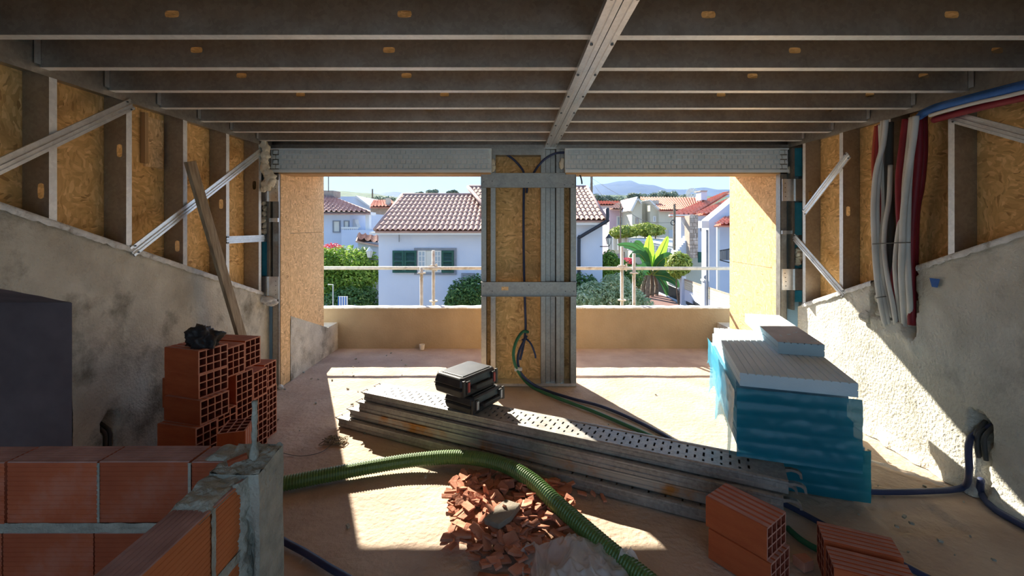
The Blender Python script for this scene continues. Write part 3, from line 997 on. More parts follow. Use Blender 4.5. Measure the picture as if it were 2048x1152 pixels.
# concrete post with cut-back front, mortar haunch on the last block, rebar
mb = MB()
PX0, PX1, PY0, PY1 = -.955, -.800, 1.375, 1.525
def rough(p, a=.006, s=9):
    n = noise.noise_vector(Vector(p) * s); return Vector(p) + n * a
def post_side(u, v):
    return rough((PX1, lerp(PY0, PY1, u), lerp(0, WZ + .015 + .02 * u, v)))
mb.grid(post_side, 12, 60)
mb.grid(lambda u, v: rough((lerp(PX0, PX1, u), PY1, lerp(0, WZ + .035, v))), 10, 40)
mb.grid(lambda u, v: rough((lerp(PX0, PX1, u), lerp(PY0, PY1, v), WZ + .015 + .02 * v + .014 * n3(u * 6, v * 6, 0, 1))), 14, 14)
mb.grid(lambda u, v: rough((lerp(PX0, PX1, u), PY0 + .03 * sstep(.12, .3, u) * (1 - sstep(.75, .92, u)) * (1 - sstep(.78, .86, v)), lerp(0, WZ + .015, v))), 30, 60)
mb.grid(lambda u, v: rough((PX0, lerp(PY0, PY1, u), lerp(0, WZ + .02, v))), 8, 20)
mb.build('concrete_post', M['mortar'], wall_low, smooth=True)
mb = MB()
def haunch_near(u, v):        # bed of mortar dragged over the last block
    x = lerp(-.958, -.843, u); y = lerp(1.175, 1.47, v)
    h = sstep(1.20, 1.245, y + .015 * n3(x, y, 3, 20)) * (1 - sstep(-.862, -.844, x + .004 * n3(x, y, 9, 30)))
    return (x, y, WZ - .008 + .016 * h + h * (.010 * n3(x, y, 0, 14) + .007 * n3(x, y, 0, 38)))
mb.grid(haunch_near, 30, 70)
def haunch_back(u, v):
    x = lerp(-1.10, -.935, u); y = lerp(1.474, 1.580, v)
    h = sstep(-1.075, -1.0, x + .03 * n3(x, y, 1, 16)) * sstep(0, .10, v) * (1 - sstep(.90, 1, v))
    return (x, y, WZ - .008 + .020 * h + h * (.012 * n3(x, y, 0, 14) + .007 * n3(x, y, 0, 38)))
mb.grid(haunch_back, 40, 30)
def smear(u, v):              # ragged smear between the last block and the post
    z = lerp(WZ - .34, WZ + .008, v); y = lerp(1.325, 1.40, u)
    rag = .022 * n3(y, z, 6, 16) + .012 * n3(y, z, 8, 40)
    e = sstep(1.335, 1.365, y + rag)
    return (-.853 + .018 * e + .012 * e * n3(y, z, 2, 22), y, z)
mb.grid(smear, 14, 70)
mb.build('mortar_haunch', M['mortar'], wall_low, smooth=True)
mb = MB()
rp = smooth_path([(-.862, 1.45, .80), (-.860, 1.45, .95), (-.857, 1.448, 1.04), (-.8555, 1.447, 1.125)], 8)
mb.tube(rp, .008, 9, rf=lambda t: .0085 + .0012 * math.sin(t * 120) + .006 * sstep(.45, .30, t))
mb.build('rebar', M['mortar'], wall_low, smooth=True)
mb = MB(); mb.obox((-.905, 1.435, WZ + .028), (.055, .018, .014), (.75, .62, .15)); mb.build('brick_chip', M['block'], wall_low)
# ------------------------------------------------------------------ shutter boxes over the openings
def shutter_box(px0, px1, label, seed):
    d = 4.60
    x0, x1 = fx(px0, d), fx(px1, d); z0, z1 = fz(345, d), fz(297, d)
    t = thing('shutter_box', label, 'shutter box', ((x0 + x1) / 2, d + .15, z0), 'shutter boxes over the openings')
    mb = MB(); mb.box(x0, x1, d + .006, d + .27, z0, z1)
    mb.build('casing', M['eps'], t)
    mb = MB()
    rr = random.Random(seed)
    rows, w = 4, .058
    n = int((x1 - x0 - .04) / w)
    zz0, zz1 = z0 + .035, z1 - .015
    hgt = (zz1 - zz0) / rows
    for r_ in range(rows):
        for i in range(n + 1):
            a = x0 + .02 + i * w + (w / 2 if r_ % 2 else 0) - w / 4
            b = min(a + w - .012, x1 - .01)
            a = max(a, x0 + .01)
            if b - a < .01: continue
            za = zz0 + r_ * hgt + .006; zb = za + hgt - .012
            e = rr.uniform(-.001, .001)
            # each key is a shallow wedge, proud at its lower edge
            mb.add([(a, d + .006, za), (b, d + .006, za), (b, d + .006, zb), (a, d + .006, zb),
                    (a + .001, d - .018 + e, za + .001), (b - .001, d - .018 + e, za + .001), (b - .001, d - .010, zb - .001), (a + .001, d - .010, zb - .001)],
                   [(4, 5, 6, 7), (0, 1, 5, 4), (1, 2, 6, 5), (2, 3, 7, 6), (3, 0, 4, 7)])
    mb.build('keyed_face', M['eps'], t)
    mb = MB(); mb.box(x0, x1, d - .016, d + .006, z0, z0 + .030); mb.box(x0, x1, d - .016, d + .006, z1 - .012, z1)
    mb.build('edge_strip', M['eps'], t)
    mb = MB(); mb.box(x0 + .01, x1 - .01, d + .0, d + .27, z0 - .014, z0 - .001)
    mb.build('bottom_profile', M['timber_trim'], t)


shutter_box(541, 983, 'grey keyed foam shutter box over the left terrace opening', 1)
shutter_box(1130, 1576, 'grey keyed foam shutter box over the right terrace opening', 2)

# ------------------------------------------------------------------ conduits and cables
def pipe(name, label, cat, pts, r, mat, group=None, n=8, sm=8, ribs=0, parts=None):
    mb = MB()
    path = smooth_path(pts, sm)
    mb.tube(path, r, n)
    o = mb.build(name, M[mat], smooth=True)
    return tag(o, label, cat, group)


G = 'blue cables at the pier'
yc = FACE + .10
pipe('cable', 'blue cable arching from the left shutter box into the pier', 'cable',
     [at(983, 305, 4.70), at(1005, 306, 4.71), at(1026, 318, 4.72), at(1044, 338, 4.74), at(1049, 352, 4.76)], .012, 'blue_conduit', G)
pipe('cable', 'blue cable arching from the right shutter box into the pier', 'cable',
     [at(1129, 305, 4.66), at(1110, 307, 4.645), at(1090, 318, 4.64), at(1075, 334, 4.66), at(1065, 350, 4.72)], .012, 'blue_conduit', G)
pipe('cable', 'blue cable running down the OSB of the pier behind both cross channels', 'cable',
     [at(1048, 355, 4.76), at(1047, 450, 4.77), at(1048, 540, 4.77), at(1050, 610, 4.77), at(1051, 660, 4.77), at(1046, 695, 4.74), at(1040, 720, 4.70)], .013, 'blue_conduit', G)
pipe('cable', 'short blue cable stub below the upper cross channel of the pier', 'cable',
     [at(1054, 360, 4.76), at(1054, 378, 4.76), at(1053, 386, 4.76)], .012, 'blue_conduit', G)
pipe('cable', 'short blue cable end curling out of the pier near the floor', 'cable',
     [at(1044, 680, 4.76), at(1052, 678, 4.74), at(1062, 688, 4.70), at(1070, 708, 4.68), at(1071, 716, 4.68)], .010, 'blue_conduit', G)
pipe('conduit', 'green conduit curving from the pier down to the floor and under the planks', 'conduit',
     [at(1056, 664, 4.76), at(1045, 664, 4.70), at(1032, 684, 4.62), at(1027, 712, 4.58), at(1036, 742, 4.55),
      gf(1062, 772, .02), gf(1110, 794, .016), gf(1180, 820, .016), gf(1240, 845, .016), gf(1292, 868, .016), gf(1345, 893, .016)], .016, 'hose_green_thin')
pipe('conduit', 'blue conduit curving from the pier along the floor beside the green one', 'conduit',
     [at(1053, 672, 4.75), at(1047, 684, 4.70), at(1038, 704, 4.63), at(1036, 728, 4.59), at(1046, 752, 4.56),
      gf(1080, 776, .02), gf(1140, 796, .014), gf(1200, 812, .014), gf(1260, 836, .014), gf(1320, 866, .014), gf(1365, 893, .014)], .014, 'blue_conduit')
mb = MB(); c = at(1035, 738, 4.56); mb.tube([c + Vector((-.03, -.01, 0)), c + Vector((.045, 0, .0))], .021, 8)
tag(mb.build('cable_tie', M['white_pipe']), 'white tie binding the conduits at the foot of the pier', 'cable tie')

for px, lab in ((975, 'black cable end hanging at the top left of the pier'), (1162, 'black cable end hanging at the top right of the pier')):
    s_ = 1 if px > 1000 else -1
    pipe('cable', lab, 'cable', [at(px - s_ * 6, 342, 4.70), at(px - s_ * 2, 350, 4.71), at(px + s_ * 1, 360, 4.72), at(px + s_ * 2, 368, 4.72)], .008, 'dark_pipe', 'black cable ends at the pier')
# floor conduits on the right
pipe('conduit', 'blue conduit running along the floor past the insulation stack and up into the wall hole', 'conduit',
     [gf(1500, 955, .02), gf(1600, 972, .018), gf(1680, 980, .018), gf(1760, 984, .018), gf(1840, 983, .02), gf(1900, 980, .022), gf(1930, 972, .035),
      at(1938, 945, 2.66), at(1937, 910, 2.68), at(1938, 886, 2.72), at(1946, 872, 2.78), (WR + .09, 2.74, .46)], .018, 'blue_conduit', None, 10)
pipe('conduit', 'blue conduit lying along the foot of the right wall towards the camera', 'conduit',
     [at(1962, 960, 2.70), gf(1962, 985, .03), gf(1985, 1015, .018), gf(2030, 1042, .018), gf(2075, 1066, .018), gf(2160, 1110, .018)], .019, 'blue_conduit', None, 10)
pipe('conduit', 'dark blue conduit crossing the floor behind the loose bricks', 'conduit',
     [gf(1560, 1004, .02), gf(1600, 1024, .018), gf(1660, 1056, .018), gf(1740, 1096, .018), gf(1830, 1142, .018), gf(1930, 1195, .018), gf(2060, 1270, .018)], .016, 'blue_conduit', None, 10)
pipe('conduit', 'short dark green conduit behind the two stacked bricks', 'conduit',
     [gf(1575, 1056, .018), gf(1600, 1078, .018), gf(1630, 1096, .018), gf(1680, 1120, .018)], .016, 'hose_green_thin', None, 10)
pipe('conduit', 'blue conduit on the floor beside the concrete post', 'conduit',
     [gf(520, 1050, .018), gf(560, 1078, .018), gf(610, 1105, .018), gf(660, 1136, .018), gf(710, 1165, .018), gf(770, 1210, .018)], .017, 'blue_conduit', None, 10)
# stubs hanging out of the two wall holes
for k, (dy, dz) in enumerate(((.02, .0), (-.015, .02), (.035, .03))):
    pipe('cable', 'dark cable stub hanging from the hole in the right wall', 'cable',
         [(WR + .08, 2.74 + dy, .44 + dz), (WR + .01, 2.73 + dy, .40), (WR - .012 + .01 * k, 2.72 + dy, .33), (WR - .006 + .012 * k, 2.72 + dy, .26)], .013, 'dark_pipe', 'stubs in the right wall hole')
for k, (dy, dz) in enumerate(((.0, .0), (.03, .01))):
    pipe('cable', 'dark cable stub hanging from the hole in the left wall', 'cable',
         [(WL - .10, 2.80 + dy, .43 + dz), (WL - .03, 2.80 + dy, .38), (WL - .02, 2.79 + dy, .28), (WL - .028, 2.79 + dy, .0)], .011, 'dark_pipe', 'stubs in the left wall hole')

# service conduits down the right wall into the chase
GC = 'service conduits on the right wall'
WX = 2.86
def wpt(px, py, x):            # point on a plane x = const seen at (px, py)
    d = x * FPX / (px - VPX)
    return Vector((x, d, EYE - (py - VPY) / FPX * d))
def wall_pipe(label, pts, x, r, mat, dx=0.0):
    P = [wpt(px, py, x + (dx if isinstance(dx, (int, float)) else dx[i])) for i, (px, py) in enumerate(pts)]
    o = pipe('conduit', label, 'conduit', P, r, mat, GC, 8, 6)
    return o
wall_pipe('white conduit curving left at the front of the left bundle', [(1772, 240), (1766, 290), (1752, 345), (1747, 410), (1748, 470), (1752, 540), (1758, 590), (1768, 640), (1776, 660)], 2.80, .018, 'white_pipe', [0, 0, 0, 0, 0, 0, .02, .08, .12])
wall_pipe('white conduit just right of the front one in the left bundle', [(1766, 242), (1764, 285), (1759, 340), (1754, 400), (1755, 470), (1760, 540), (1766, 590), (1778, 640), (1784, 660)], 2.83, .018, 'white_pipe', [0, 0, 0, 0, 0, 0, .02, .07, .1])
wall_pipe('white conduit crossing inward low down in the left bundle', [(1761, 248), (1763, 300), (1766, 345), (1768, 420), (1763, 480), (1765, 540), (1774, 590), (1786, 640), (1792, 655)], 2.87, .016, 'white_pipe', [0, 0, 0, 0, -.03, -.04, 0, .04, .06])
wall_pipe('grey conduit in the middle of the bundles, bent inward at the foot', [(1781, 330), (1778, 400), (1770, 450), (1768, 500), (1776, 560), (1786, 610), (1792, 650)], 2.83, .016, 'white_pipe', [.03, .02, 0, 0, 0, .02, .08])
wall_pipe('orange red conduit at the far left of the bundles', [(1754, 252), (1750, 290), (1748, 335), (1752, 400), (1757, 450), (1762, 500)], 2.93, .018, 'orange_pipe')
wall_pipe('dark red conduit behind the left white bundle', [(1759, 250), (1757, 300), (1760, 380), (1762, 450), (1772, 520), (1774, 580), (1782, 630), (1786, 655)], 2.92, .020, 'red_pipe')
wall_pipe('dark grey pipe between the two white bundles', [(1778, 245), (1777, 330), (1779, 420), (1782, 480), (1783, 560), (1788, 640)], 2.86, .030, 'dark_pipe', [.03, .03, .03, .03, .04, .06])
wall_pipe('dark red conduit at the front of the right bundle', [(1812, 238), (1806, 290), (1799, 350), (1799, 410), (1801, 455), (1798, 500), (1788, 560), (1794, 620), (1799, 655)], 2.83, .024, 'red_pipe', [0, 0, 0, 0, 0, .06, .06, .08, .1])
wall_pipe('white conduit swinging left beside the front red one', [(1822, 235), (1817, 290), (1809, 360), (1806, 430), (1799, 450), (1793, 490), (1790, 540), (1796, 600), (1804, 655)], 2.82, .015, 'white_pipe', [.02, .02, .02, 0, -.02, 0, 0, .05, .11])
wall_pipe('thick white conduit at the front of the right bundle', [(1832, 232), (1828, 270), (1822, 310), (1813, 370), (1807, 430), (1805, 480), (1803, 540), (1806, 600), (1810, 658)], 2.79, .020, 'white_pipe', [0, 0, 0, 0, 0, 0, .02, .07, .13])
wall_pipe('white conduit at the right edge of the right bundle', [(1826, 234), (1824, 290), (1818, 370), (1816, 440), (1815, 500), (1817, 560), (1820, 610), (1819, 650)], 2.83, .018, 'white_pipe', [0, 0, 0, 0, 0, 0, .04, .1])
wall_pipe('white conduit tucked second from right in the right bundle', [(1820, 380), (1812, 440), (1810, 490), (1809, 550), (1813, 610), (1815, 655)], 2.85, .016, 'white_pipe', [.04, 0, -.03, -.02, .03, .08])
wall_pipe('dark red conduit hugging the stud behind the right bundle', [(1838, 232), (1838, 300), (1832, 370), (1826, 430), (1822, 500), (1823, 560), (1824, 650)], 2.90, .026, 'red_pipe')
wall_pipe('wide dark red conduit at the right rear of the bundles', [(1845, 228), (1846, 300), (1840, 370), (1831, 420), (1828, 500), (1826, 600)], 2.95, .028, 'red_pipe')
# tie wires round the bundles
for (a, b, y) in ((1745, 1821, 486), (1752, 1772, 594)):
    pipe('tie_wire', 'thin black wire tied round the white conduits', 'wire', [wpt(a, y + 2, 2.775), wpt((a + b) / 2, y, 2.755), wpt(b, y - 1, 2.76)], .004, 'dark_pipe', 'wire ties on the conduits', 5, 5)
# conduits turning along the ceiling towards the camera
GT = 'conduits under the ceiling edge'
def tp(px, py, x): return wpt(px, py, x)
pipe('conduit', 'bright blue sleeved conduit running under the joists along the right wall', 'conduit',
     [tp(1838, 234, 2.84), tp(1855, 224, 2.82), tp(1890, 212, 2.80), tp(1950, 197, 2.79), tp(2010, 182, 2.78), tp(2060, 170, 2.78), tp(2300, 112, 2.78), tp(2900, -30, 2.78)], .024, 'bright_blue', GT)
pipe('conduit', 'second bright blue sleeve above the first along the right wall', 'conduit',
     [tp(1842, 228, 2.87), tp(1870, 214, 2.85), tp(1930, 198, 2.83), tp(2000, 180, 2.82), tp(2060, 165, 2.82), tp(2300, 105, 2.82), tp(2900, -40, 2.82)], .022, 'bright_blue', GT)
pipe('conduit', 'white conduit between the blue and red ones under the ceiling edge', 'conduit',
     [tp(1860, 231, 2.80), tp(1890, 222, 2.79), tp(1950, 206, 2.78), tp(2010, 193, 2.77), tp(2060, 181, 2.77), tp(2300, 125, 2.77), tp(2900, -15, 2.77)], .012, 'white_pipe', GT)
pipe('conduit', 'dark red conduit lowest of those under the ceiling edge', 'conduit',
     [tp(1868, 240, 2.85), tp(1910, 228, 2.83), tp(1960, 215, 2.82), tp(2010, 203, 2.81), tp(2060, 192, 2.81), tp(2300, 140, 2.81), tp(2900, 0, 2.81)], .022, 'red_pipe', GT)

# ------------------------------------------------------------------ leaning plank
mb = MB()
a = Vector((-2.52, 3.41, 2.20)); b = Vector((-2.235, 3.93, .008))
tdir = (b - a).normalized(); acr = Vector((-.10, 1, 0)); acr = (acr - tdir * acr.dot(tdir)).normalized()
mb.obox((a + b) / 2, ((b - a).length, .118, .028), tdir, acr)
tag(mb.build('wooden_plank', M['wood'], bevel=.003), 'weathered wooden plank leaning against the left wall framing', 'plank')

# ------------------------------------------------------------------ hollow bricks
def hollow_brick_mesh(name, w=.20, h=.15, L=.30, nx=4, nz=3, rib_faces=('top', 'bottom')):
    """End faces +-Y carry the bores; w along X, h along Z, base at z = 0, centred in X and Y."""
    mb = MB()
    e = .0085; t = .0075
    xs = [-w / 2 + e]; cw = (w - 2 * e - t * (nx - 1)) / nx
    cells_x = [(-w / 2 + e + i * (cw + t), -w / 2 + e + i * (cw + t) + cw) for i in range(nx)]
    ch = (h - 2 * e - t * (nz - 1)) / nz
    cells_z = [(e + j * (ch + t), e + j * (ch + t) + ch) for j in range(nz)]
    gx = [-w / 2] + [c for p in cells_x for c in p] + [w / 2]
    gz = [0] + [c for p in cells_z for c in p] + [h]
    for s in (-1, 1):
        y = s * L / 2
        mb.mi = 1
        for i in range(len(gx) - 1):
            for j in range(len(gz) - 1):
                if i % 2 == 1 and j % 2 == 1: continue
                mb.quad((gx[i], y, gz[j]), (gx[i + 1], y, gz[j]), (gx[i + 1], y, gz[j + 1]), (gx[i], y, gz[j + 1]))
    mb.mi = 2
    for (x0, x1) in cells_x:
        for (z0, z1) in cells_z:
            a, b = -L / 2, L / 2
            mb.quad((x0, a, z0), (x0, b, z0), (x0, b, z1), (x0, a, z1))
            mb.quad((x1, a, z0), (x1, b, z0), (x1, b, z1), (x1, a, z1))
            mb.quad((x0, a, z0), (x1, a, z0), (x1, b, z0), (x0, b, z0))
            mb.quad((x0, a, z1), (x1, a, z1), (x1, b, z1), (x0, b, z1))
            mb.quad((x0, 0, z0), (x1, 0, z0), (x1, 0, z1), (x0, 0, z1))
    mb.mi = 0
    mb.quad((-w / 2, -L / 2, 0), (-w / 2, L / 2, 0), (-w / 2, L / 2, h), (-w / 2, -L / 2, h))
    mb.quad((w / 2, -L / 2, 0), (w / 2, L / 2, 0), (w / 2, L / 2, h), (w / 2, -L / 2, h))
    mb.quad((-w / 2, -L / 2, 0), (w / 2, -L / 2, 0), (w / 2, L / 2, 0), (-w / 2, L / 2, 0))
    mb.quad((-w / 2, -L / 2, h), (w / 2, -L / 2, h), (w / 2, L / 2, h), (-w / 2, L / 2, h))
    mb.mi = 3
    nr = 5
    for i in range(nr):         # raised bands along the bedding faces
        a = -w / 2 + w * (i + .14) / nr; b = -w / 2 + w * (i + .72) / nr
        mb.box(a, b, -L / 2, L / 2, h - .0005, h + .0018)
        mb.box(a, b, -L / 2, L / 2, -.0012, .0005)
    return mb.mesh(name, [M['brick'], M['brick_edge'], M['brick_dark'], M['brick_rib']])


M['brick_edge'] = pmat('terracotta_cut_end', (.50, .21, .14), (.60, .29, .21), 8, .85, tint=.08)
BR_LAY = hollow_brick_mesh('hollow_brick_lying')                                   # 20 wide, 15 high
BR_STD = hollow_brick_mesh('hollow_brick_standing', .15, .20, .30, 3, 4)           # 15 wide, 20 high


def brick(me, corner, yaw, z, label, group, tilt=None):
    """corner: near lower end of the bored face (as seen); the bored face runs away at yaw from +Y, the body goes left."""
    w = .20 if me is BR_LAY else .15
    u = Vector((math.sin(yaw), math.cos(yaw), 0)); left = Vector((-math.cos(yaw), math.sin(yaw), 0))
    c = Vector((corner[0], corner[1], z)) + u * (w / 2) + left * .15
    o = bpy.data.objects.new('hollow_brick', me); COL.objects.link(o)
    o.location = c
    o.rotation_euler = (0, 0, math.atan2(u.y, u.x))
    tag(o, label, 'brick', group)
    return o


GS = 'hollow bricks stacked by the left wall'
def cpx(px, d): return ((px - VPX) / FPX * d, d)
D2 = math.radians
BRICKS = [
    (BR_LAY, 396.5, 2.75, 18, .70, 'topmost hollow brick of the stack by the left wall, under the black bag'),
    (BR_LAY, 397, 2.75, 18, .55, 'hollow brick directly below the one with the black bag'),
    (BR_LAY, 400, 2.72, 16, .40, 'hollow brick jutting out to the right, third from the top at the near corner'),
    (BR_STD, 391, 2.68, 14, .20, 'hollow brick at the near left corner, just above the low wall'),
    (BR_STD, 391, 2.70, 14, .00, 'near corner brick in the lowest course, hidden behind the low wall'),
    (BR_STD, 434.5, 2.90, 14, .20, 'hollow brick second from the near corner, low in the stack'),
    (BR_STD, 434.5, 2.90, 14, .00, 'second brick of the lowest course, hidden behind the low wall'),
    (BR_STD, 473, 3.09, 10, .20, 'hollow brick in the middle of the stack just behind the upended one'),
    (BR_STD, 473, 3.10, 10, .00, 'middle brick of the lowest course behind the upended one'),
    (BR_STD, 507, 3.29, 8, .20, 'second brick from the far end, second course up'),
    (BR_STD, 530.5, 3.48, 4, .20, 'far end brick of the stack, second course up'),
    (BR_STD, 507, 3.30, 8, .00, 'second brick from the far end, on the floor'),
    (BR_STD, 530.5, 3.49, 4, .00, 'far end brick of the stack, on the floor'),
    (BR_STD, 472, 3.06, 12, .40, 'upright brick with its plain left side bare, right of the dark gap'),
    (BR_STD, 506.5, 3.28, 8, .40, 'upright brick half hidden behind the one right of the dark gap'),
    (BR_STD, 528.5, 3.47, 5, .40, 'top brick at the far end, set back with its left side bare'),
    (BR_STD, 454, 2.98, 12, .605, 'upright brick in the top course right of the black bag'),
    (BR_STD, 490, 3.17, 10, .605, 'far upright brick in the top course with a striped top'),
    (BR_STD, 437, 2.93, 12, .40, 'brick deep in the gap beneath the top course'),
]
for me, px, d, yaw, z, lab in BRICKS:
    x, y = cpx(px, d)
    base = .062 if px < 500 else 0.0
    z += base
    if 'deep in the gap' in lab: x -= .13
    brick(me, (x, y), D2(yaw), z + .0015 * round(z / .05) * .2, lab, GS)
mb = MB()
for k in range(3): mb.box(-2.32 + .13 * k, -2.21 + .13 * k, 2.68, 3.36, .03, .060)
mb.box(-2.32, -1.95, 2.70, 2.78, 0, .03); mb.box(-2.32, -1.95, 3.25, 3.33, 0, .03)
tag(mb.build('timber_skid', M['wood']), 'low slatted timber skid under the near end of the brick stack', 'skid')
# brick standing on end in front of the stack, bores upwards
o = bpy.data.objects.new('hollow_brick', BR_LAY); COL.objects.link(o)
p = at(483, 870, 2.62)
o.rotation_euler = (PI / 2, 0, D2(-74))
o.location = (p.x - .045, p.y + .16, .15 + .15)
tag(o, 'orange hollow brick upended in front of the stack, bores facing up', 'brick', GS)
o2 = bpy.data.objects.new('hollow_brick', BR_LAY); COL.objects.link(o2)
o2.rotation_euler = (0, 0, D2(16)); o2.location = (p.x - .05, p.y + .15, 0)
tag(o2, 'brick lying under the upended one, hidden by the low wall', 'brick', GS)

# bricks in the right foreground
def brick3(me, a, b, z, label, group, flip=False):
    """a -> b: the two ends of the long left edge of the top face (plan)."""
    a = Vector((a[0], a[1], 0)); b = Vector((b[0], b[1], 0))
    t = (b - a).normalized(); w = .20 if me is BR_LAY else .15
    side = Vector((-t.y, t.x, 0))
    c = (a + b) / 2 + side * (w / 2)
    o = bpy.data.objects.new('hollow_brick', me); COL.objects.link(o)
    o.location = (c.x, c.y, z); o.rotation_euler = (0, 0, math.atan2(t.y, t.x) - PI / 2)
    return tag(o, label, 'brick', group)


GR = 'loose bricks in the right foreground'
brick3(BR_LAY, (.985, 2.275), (1.165, 2.032), .1525, 'upper of the two bricks stacked in front of the planks', GR)
brick3(BR_LAY, (.990, 2.255), (1.172, 2.012), 0, 'lower of the two bricks stacked in front of the planks', GR)
o = brick3(BR_STD, (1.475, 2.10), (1.75, 1.98), 0, 'striped brick lying at the bottom right edge of the picture', GR)
o = brick3(BR_STD, (1.40, 1.93), (1.675, 1.81), 0, 'brick nearest the camera beside the striped one', GR)
mb = MB()
c = gf(1602, 1134, 0)
mb.prism([c + Vector(v) for v in ((-.03, .02, 0), (.04, .03, 0), (.05, -.02, 0), (-.01, -.04, 0))], (.004, .006, .045))
tag(mb.build('brick_fragment', M['shard'], bevel=.002), 'broken brick corner between the stacked bricks and the striped one', 'brick fragment')

# black bag on the stack
def crumple(name, mat, c, rx, ry, rz, seed, amp=.5, label=None, cat=None, sub=4):
    bm = bmesh.new(); bmesh.ops.create_icosphere(bm, subdivisions=sub, radius=1)
    mb = MB()
    for v in bm.verts:
        p = v.co.normalized()
        q = p * 1.5 + Vector((seed, seed * 2, 0))
        k = 1 + amp * noise.noise(q) + amp * .55 * abs(noise.noise(q * 2.3)) * -1 + amp * .28 * noise.noise(q * 5)
        z = p.z * rz * k
        mb.v.append((c[0] + p.x * rx * k, c[1] + p.y * ry * k, c[2] + max(z, -rz * .55)))
    bm.verts.index_update()
    mb.f = [tuple(v.index for v in f.verts) for f in bm.faces]; mb.m = [0] * len(mb.f); bm.free()
    o = mb.build(name, M[mat], smooth=True)
    return tag(o, label, cat)


crumple('plastic_bag', 'bag', (-2.03, 2.87, .965), .115, .085, .095, 3.7, .55, 'crumpled black plastic bag on the brick stack', 'bag')

# ------------------------------------------------------------------ steel scaffold planks
PL, PW, PH = 3.07, .245, .074
def plank_mesh():
    mb = MB()
    nu, nv = 252, 20
    xs = [PL * i / nu for i in range(nu + 1)]
    ys = [PW * j / nv for j in range(nv + 1)]
    def slot(i, j):
        if i < 12 or i > nu - 13: return False
        col = (i - 12) % 8
        if col == 0:
            return j in (5, 6, 7) or j in (12, 13, 14)
        if col == 4:
            return j in (8, 9, 10, 11) or j in (3, 4) or j in (15, 16)
        return False
    def top(i, j):
        return PH - (.004 if 2 < j < nv - 2 else 0) - (.0 if 0 < j < nv else .004)
    vs = [(x, y, top(i, j)) for j, y in enumerate(ys) for i, x in enumerate(xs)]
    fs = []
    for j in range(nv):
        for i in range(nu):
            if slot(i, j): continue
            a = j * (nu + 1) + i
            fs.append((a, a + 1, a + nu + 2, a + nu + 1))
    mb.add(vs, fs)
    for j in range(nv):           # turned down edges of the slots
        for i in range(nu):
            if slot(i, j):
                z1 = PH - .004; z0 = z1 - .006
                x0, x1, y0, y1 = xs[i], xs[i + 1], ys[j], ys[j + 1]
                mb.quad((x0, y0, z0), (x0, y1, z0), (x0, y1, z1), (x0, y0, z1))
                mb.quad((x1, y0, z0), (x1, y1, z0), (x1, y1, z1), (x1, y0, z1))
    for y, s in ((0, 1), (PW, -1)):     # side channels with ribs
        prof = [(y, PH - .004), (y, PH - .016), (y + s * .006, PH - .022), (y + s * .006, PH - .044), (y, PH - .05), (y, .006), (y + s * .004, 0), (y + s * .05, 0), (y + s * .05, .014)]
        mb.sweep(prof, (0, 0, 0), (0, 1, 0), (0, 0, 1), (PL, 0, 0))
    # end plates
    for x in (.004, PL - .004):
        mb.quad((x, .004, .004), (x, PW - .004, .004), (x, PW - .004, PH - .005), (x, .004, PH - .005))
    return mb


PLANKS = [
    ((-1.50, 3.735), 0, 'steel_dusty', 'lowest galvanised scaffold plank, lying on the floor'),
    ((-1.405, 3.735), 1, 'steel_rust', 'rust streaked scaffold plank, second from the floor'),
    ((-1.315, 3.705), 2, 'steel_dusty', 'third scaffold plank from the floor, just under the top one'),
    ((-1.277, 3.720), 3, 'steel_dusty', 'top scaffold plank with slotted deck, carrying the tool cases'),
]
pm0 = plank_mesh()
PMESH = {k: None for k in ('steel_dusty', 'steel_rust')}
for k in PMESH: PMESH[k] = pm0.mesh('plank_deck', M[k])
PANG = math.atan2(-1.32, 2.812)
for (xy, lvl, mk, lab) in PLANKS:
    t = thing('scaffold_plank', lab, 'scaffold plank', (xy[0], xy[1], lvl * .0745), 'scaffold planks')
    t.rotation_euler = (0, 0, PANG + (0, .004, -.003, 0)[lvl])
    dk = bpy.data.objects.new('deck', PMESH[mk]); COL.objects.link(dk); dk.parent = t
    for (x, sgn) in ((PL, 1), (0, -1)):
        for y in (.045, PW - .045):
            mb = MB()
            if sgn > 0:          # claw hook
                pts = [(0, .050), (.035, .056), (.07, .052), (.088, .038), (.092, .010), (.080, .010), (.076, .030), (.062, .040), (.035, .042), (0, .028)]
                mb.prism([Vector((x + a, y - .014, b)) for a, b in pts], (0, .028, 0))
                mb.build('claw_hook', M['steel'], t, local=True, recalc=True)
            else:
                mb.tube(smooth_path([(x, y - .03, .045), (x - .03, y - .03, .058), (x - .045, y - .03, .064), (x - .045, y + .03, .064), (x - .03, y + .03, .058), (x, y + .03, .045)], 4), .004, 6)
                mb.build('lock_wire', M['steel'], t, local=True)

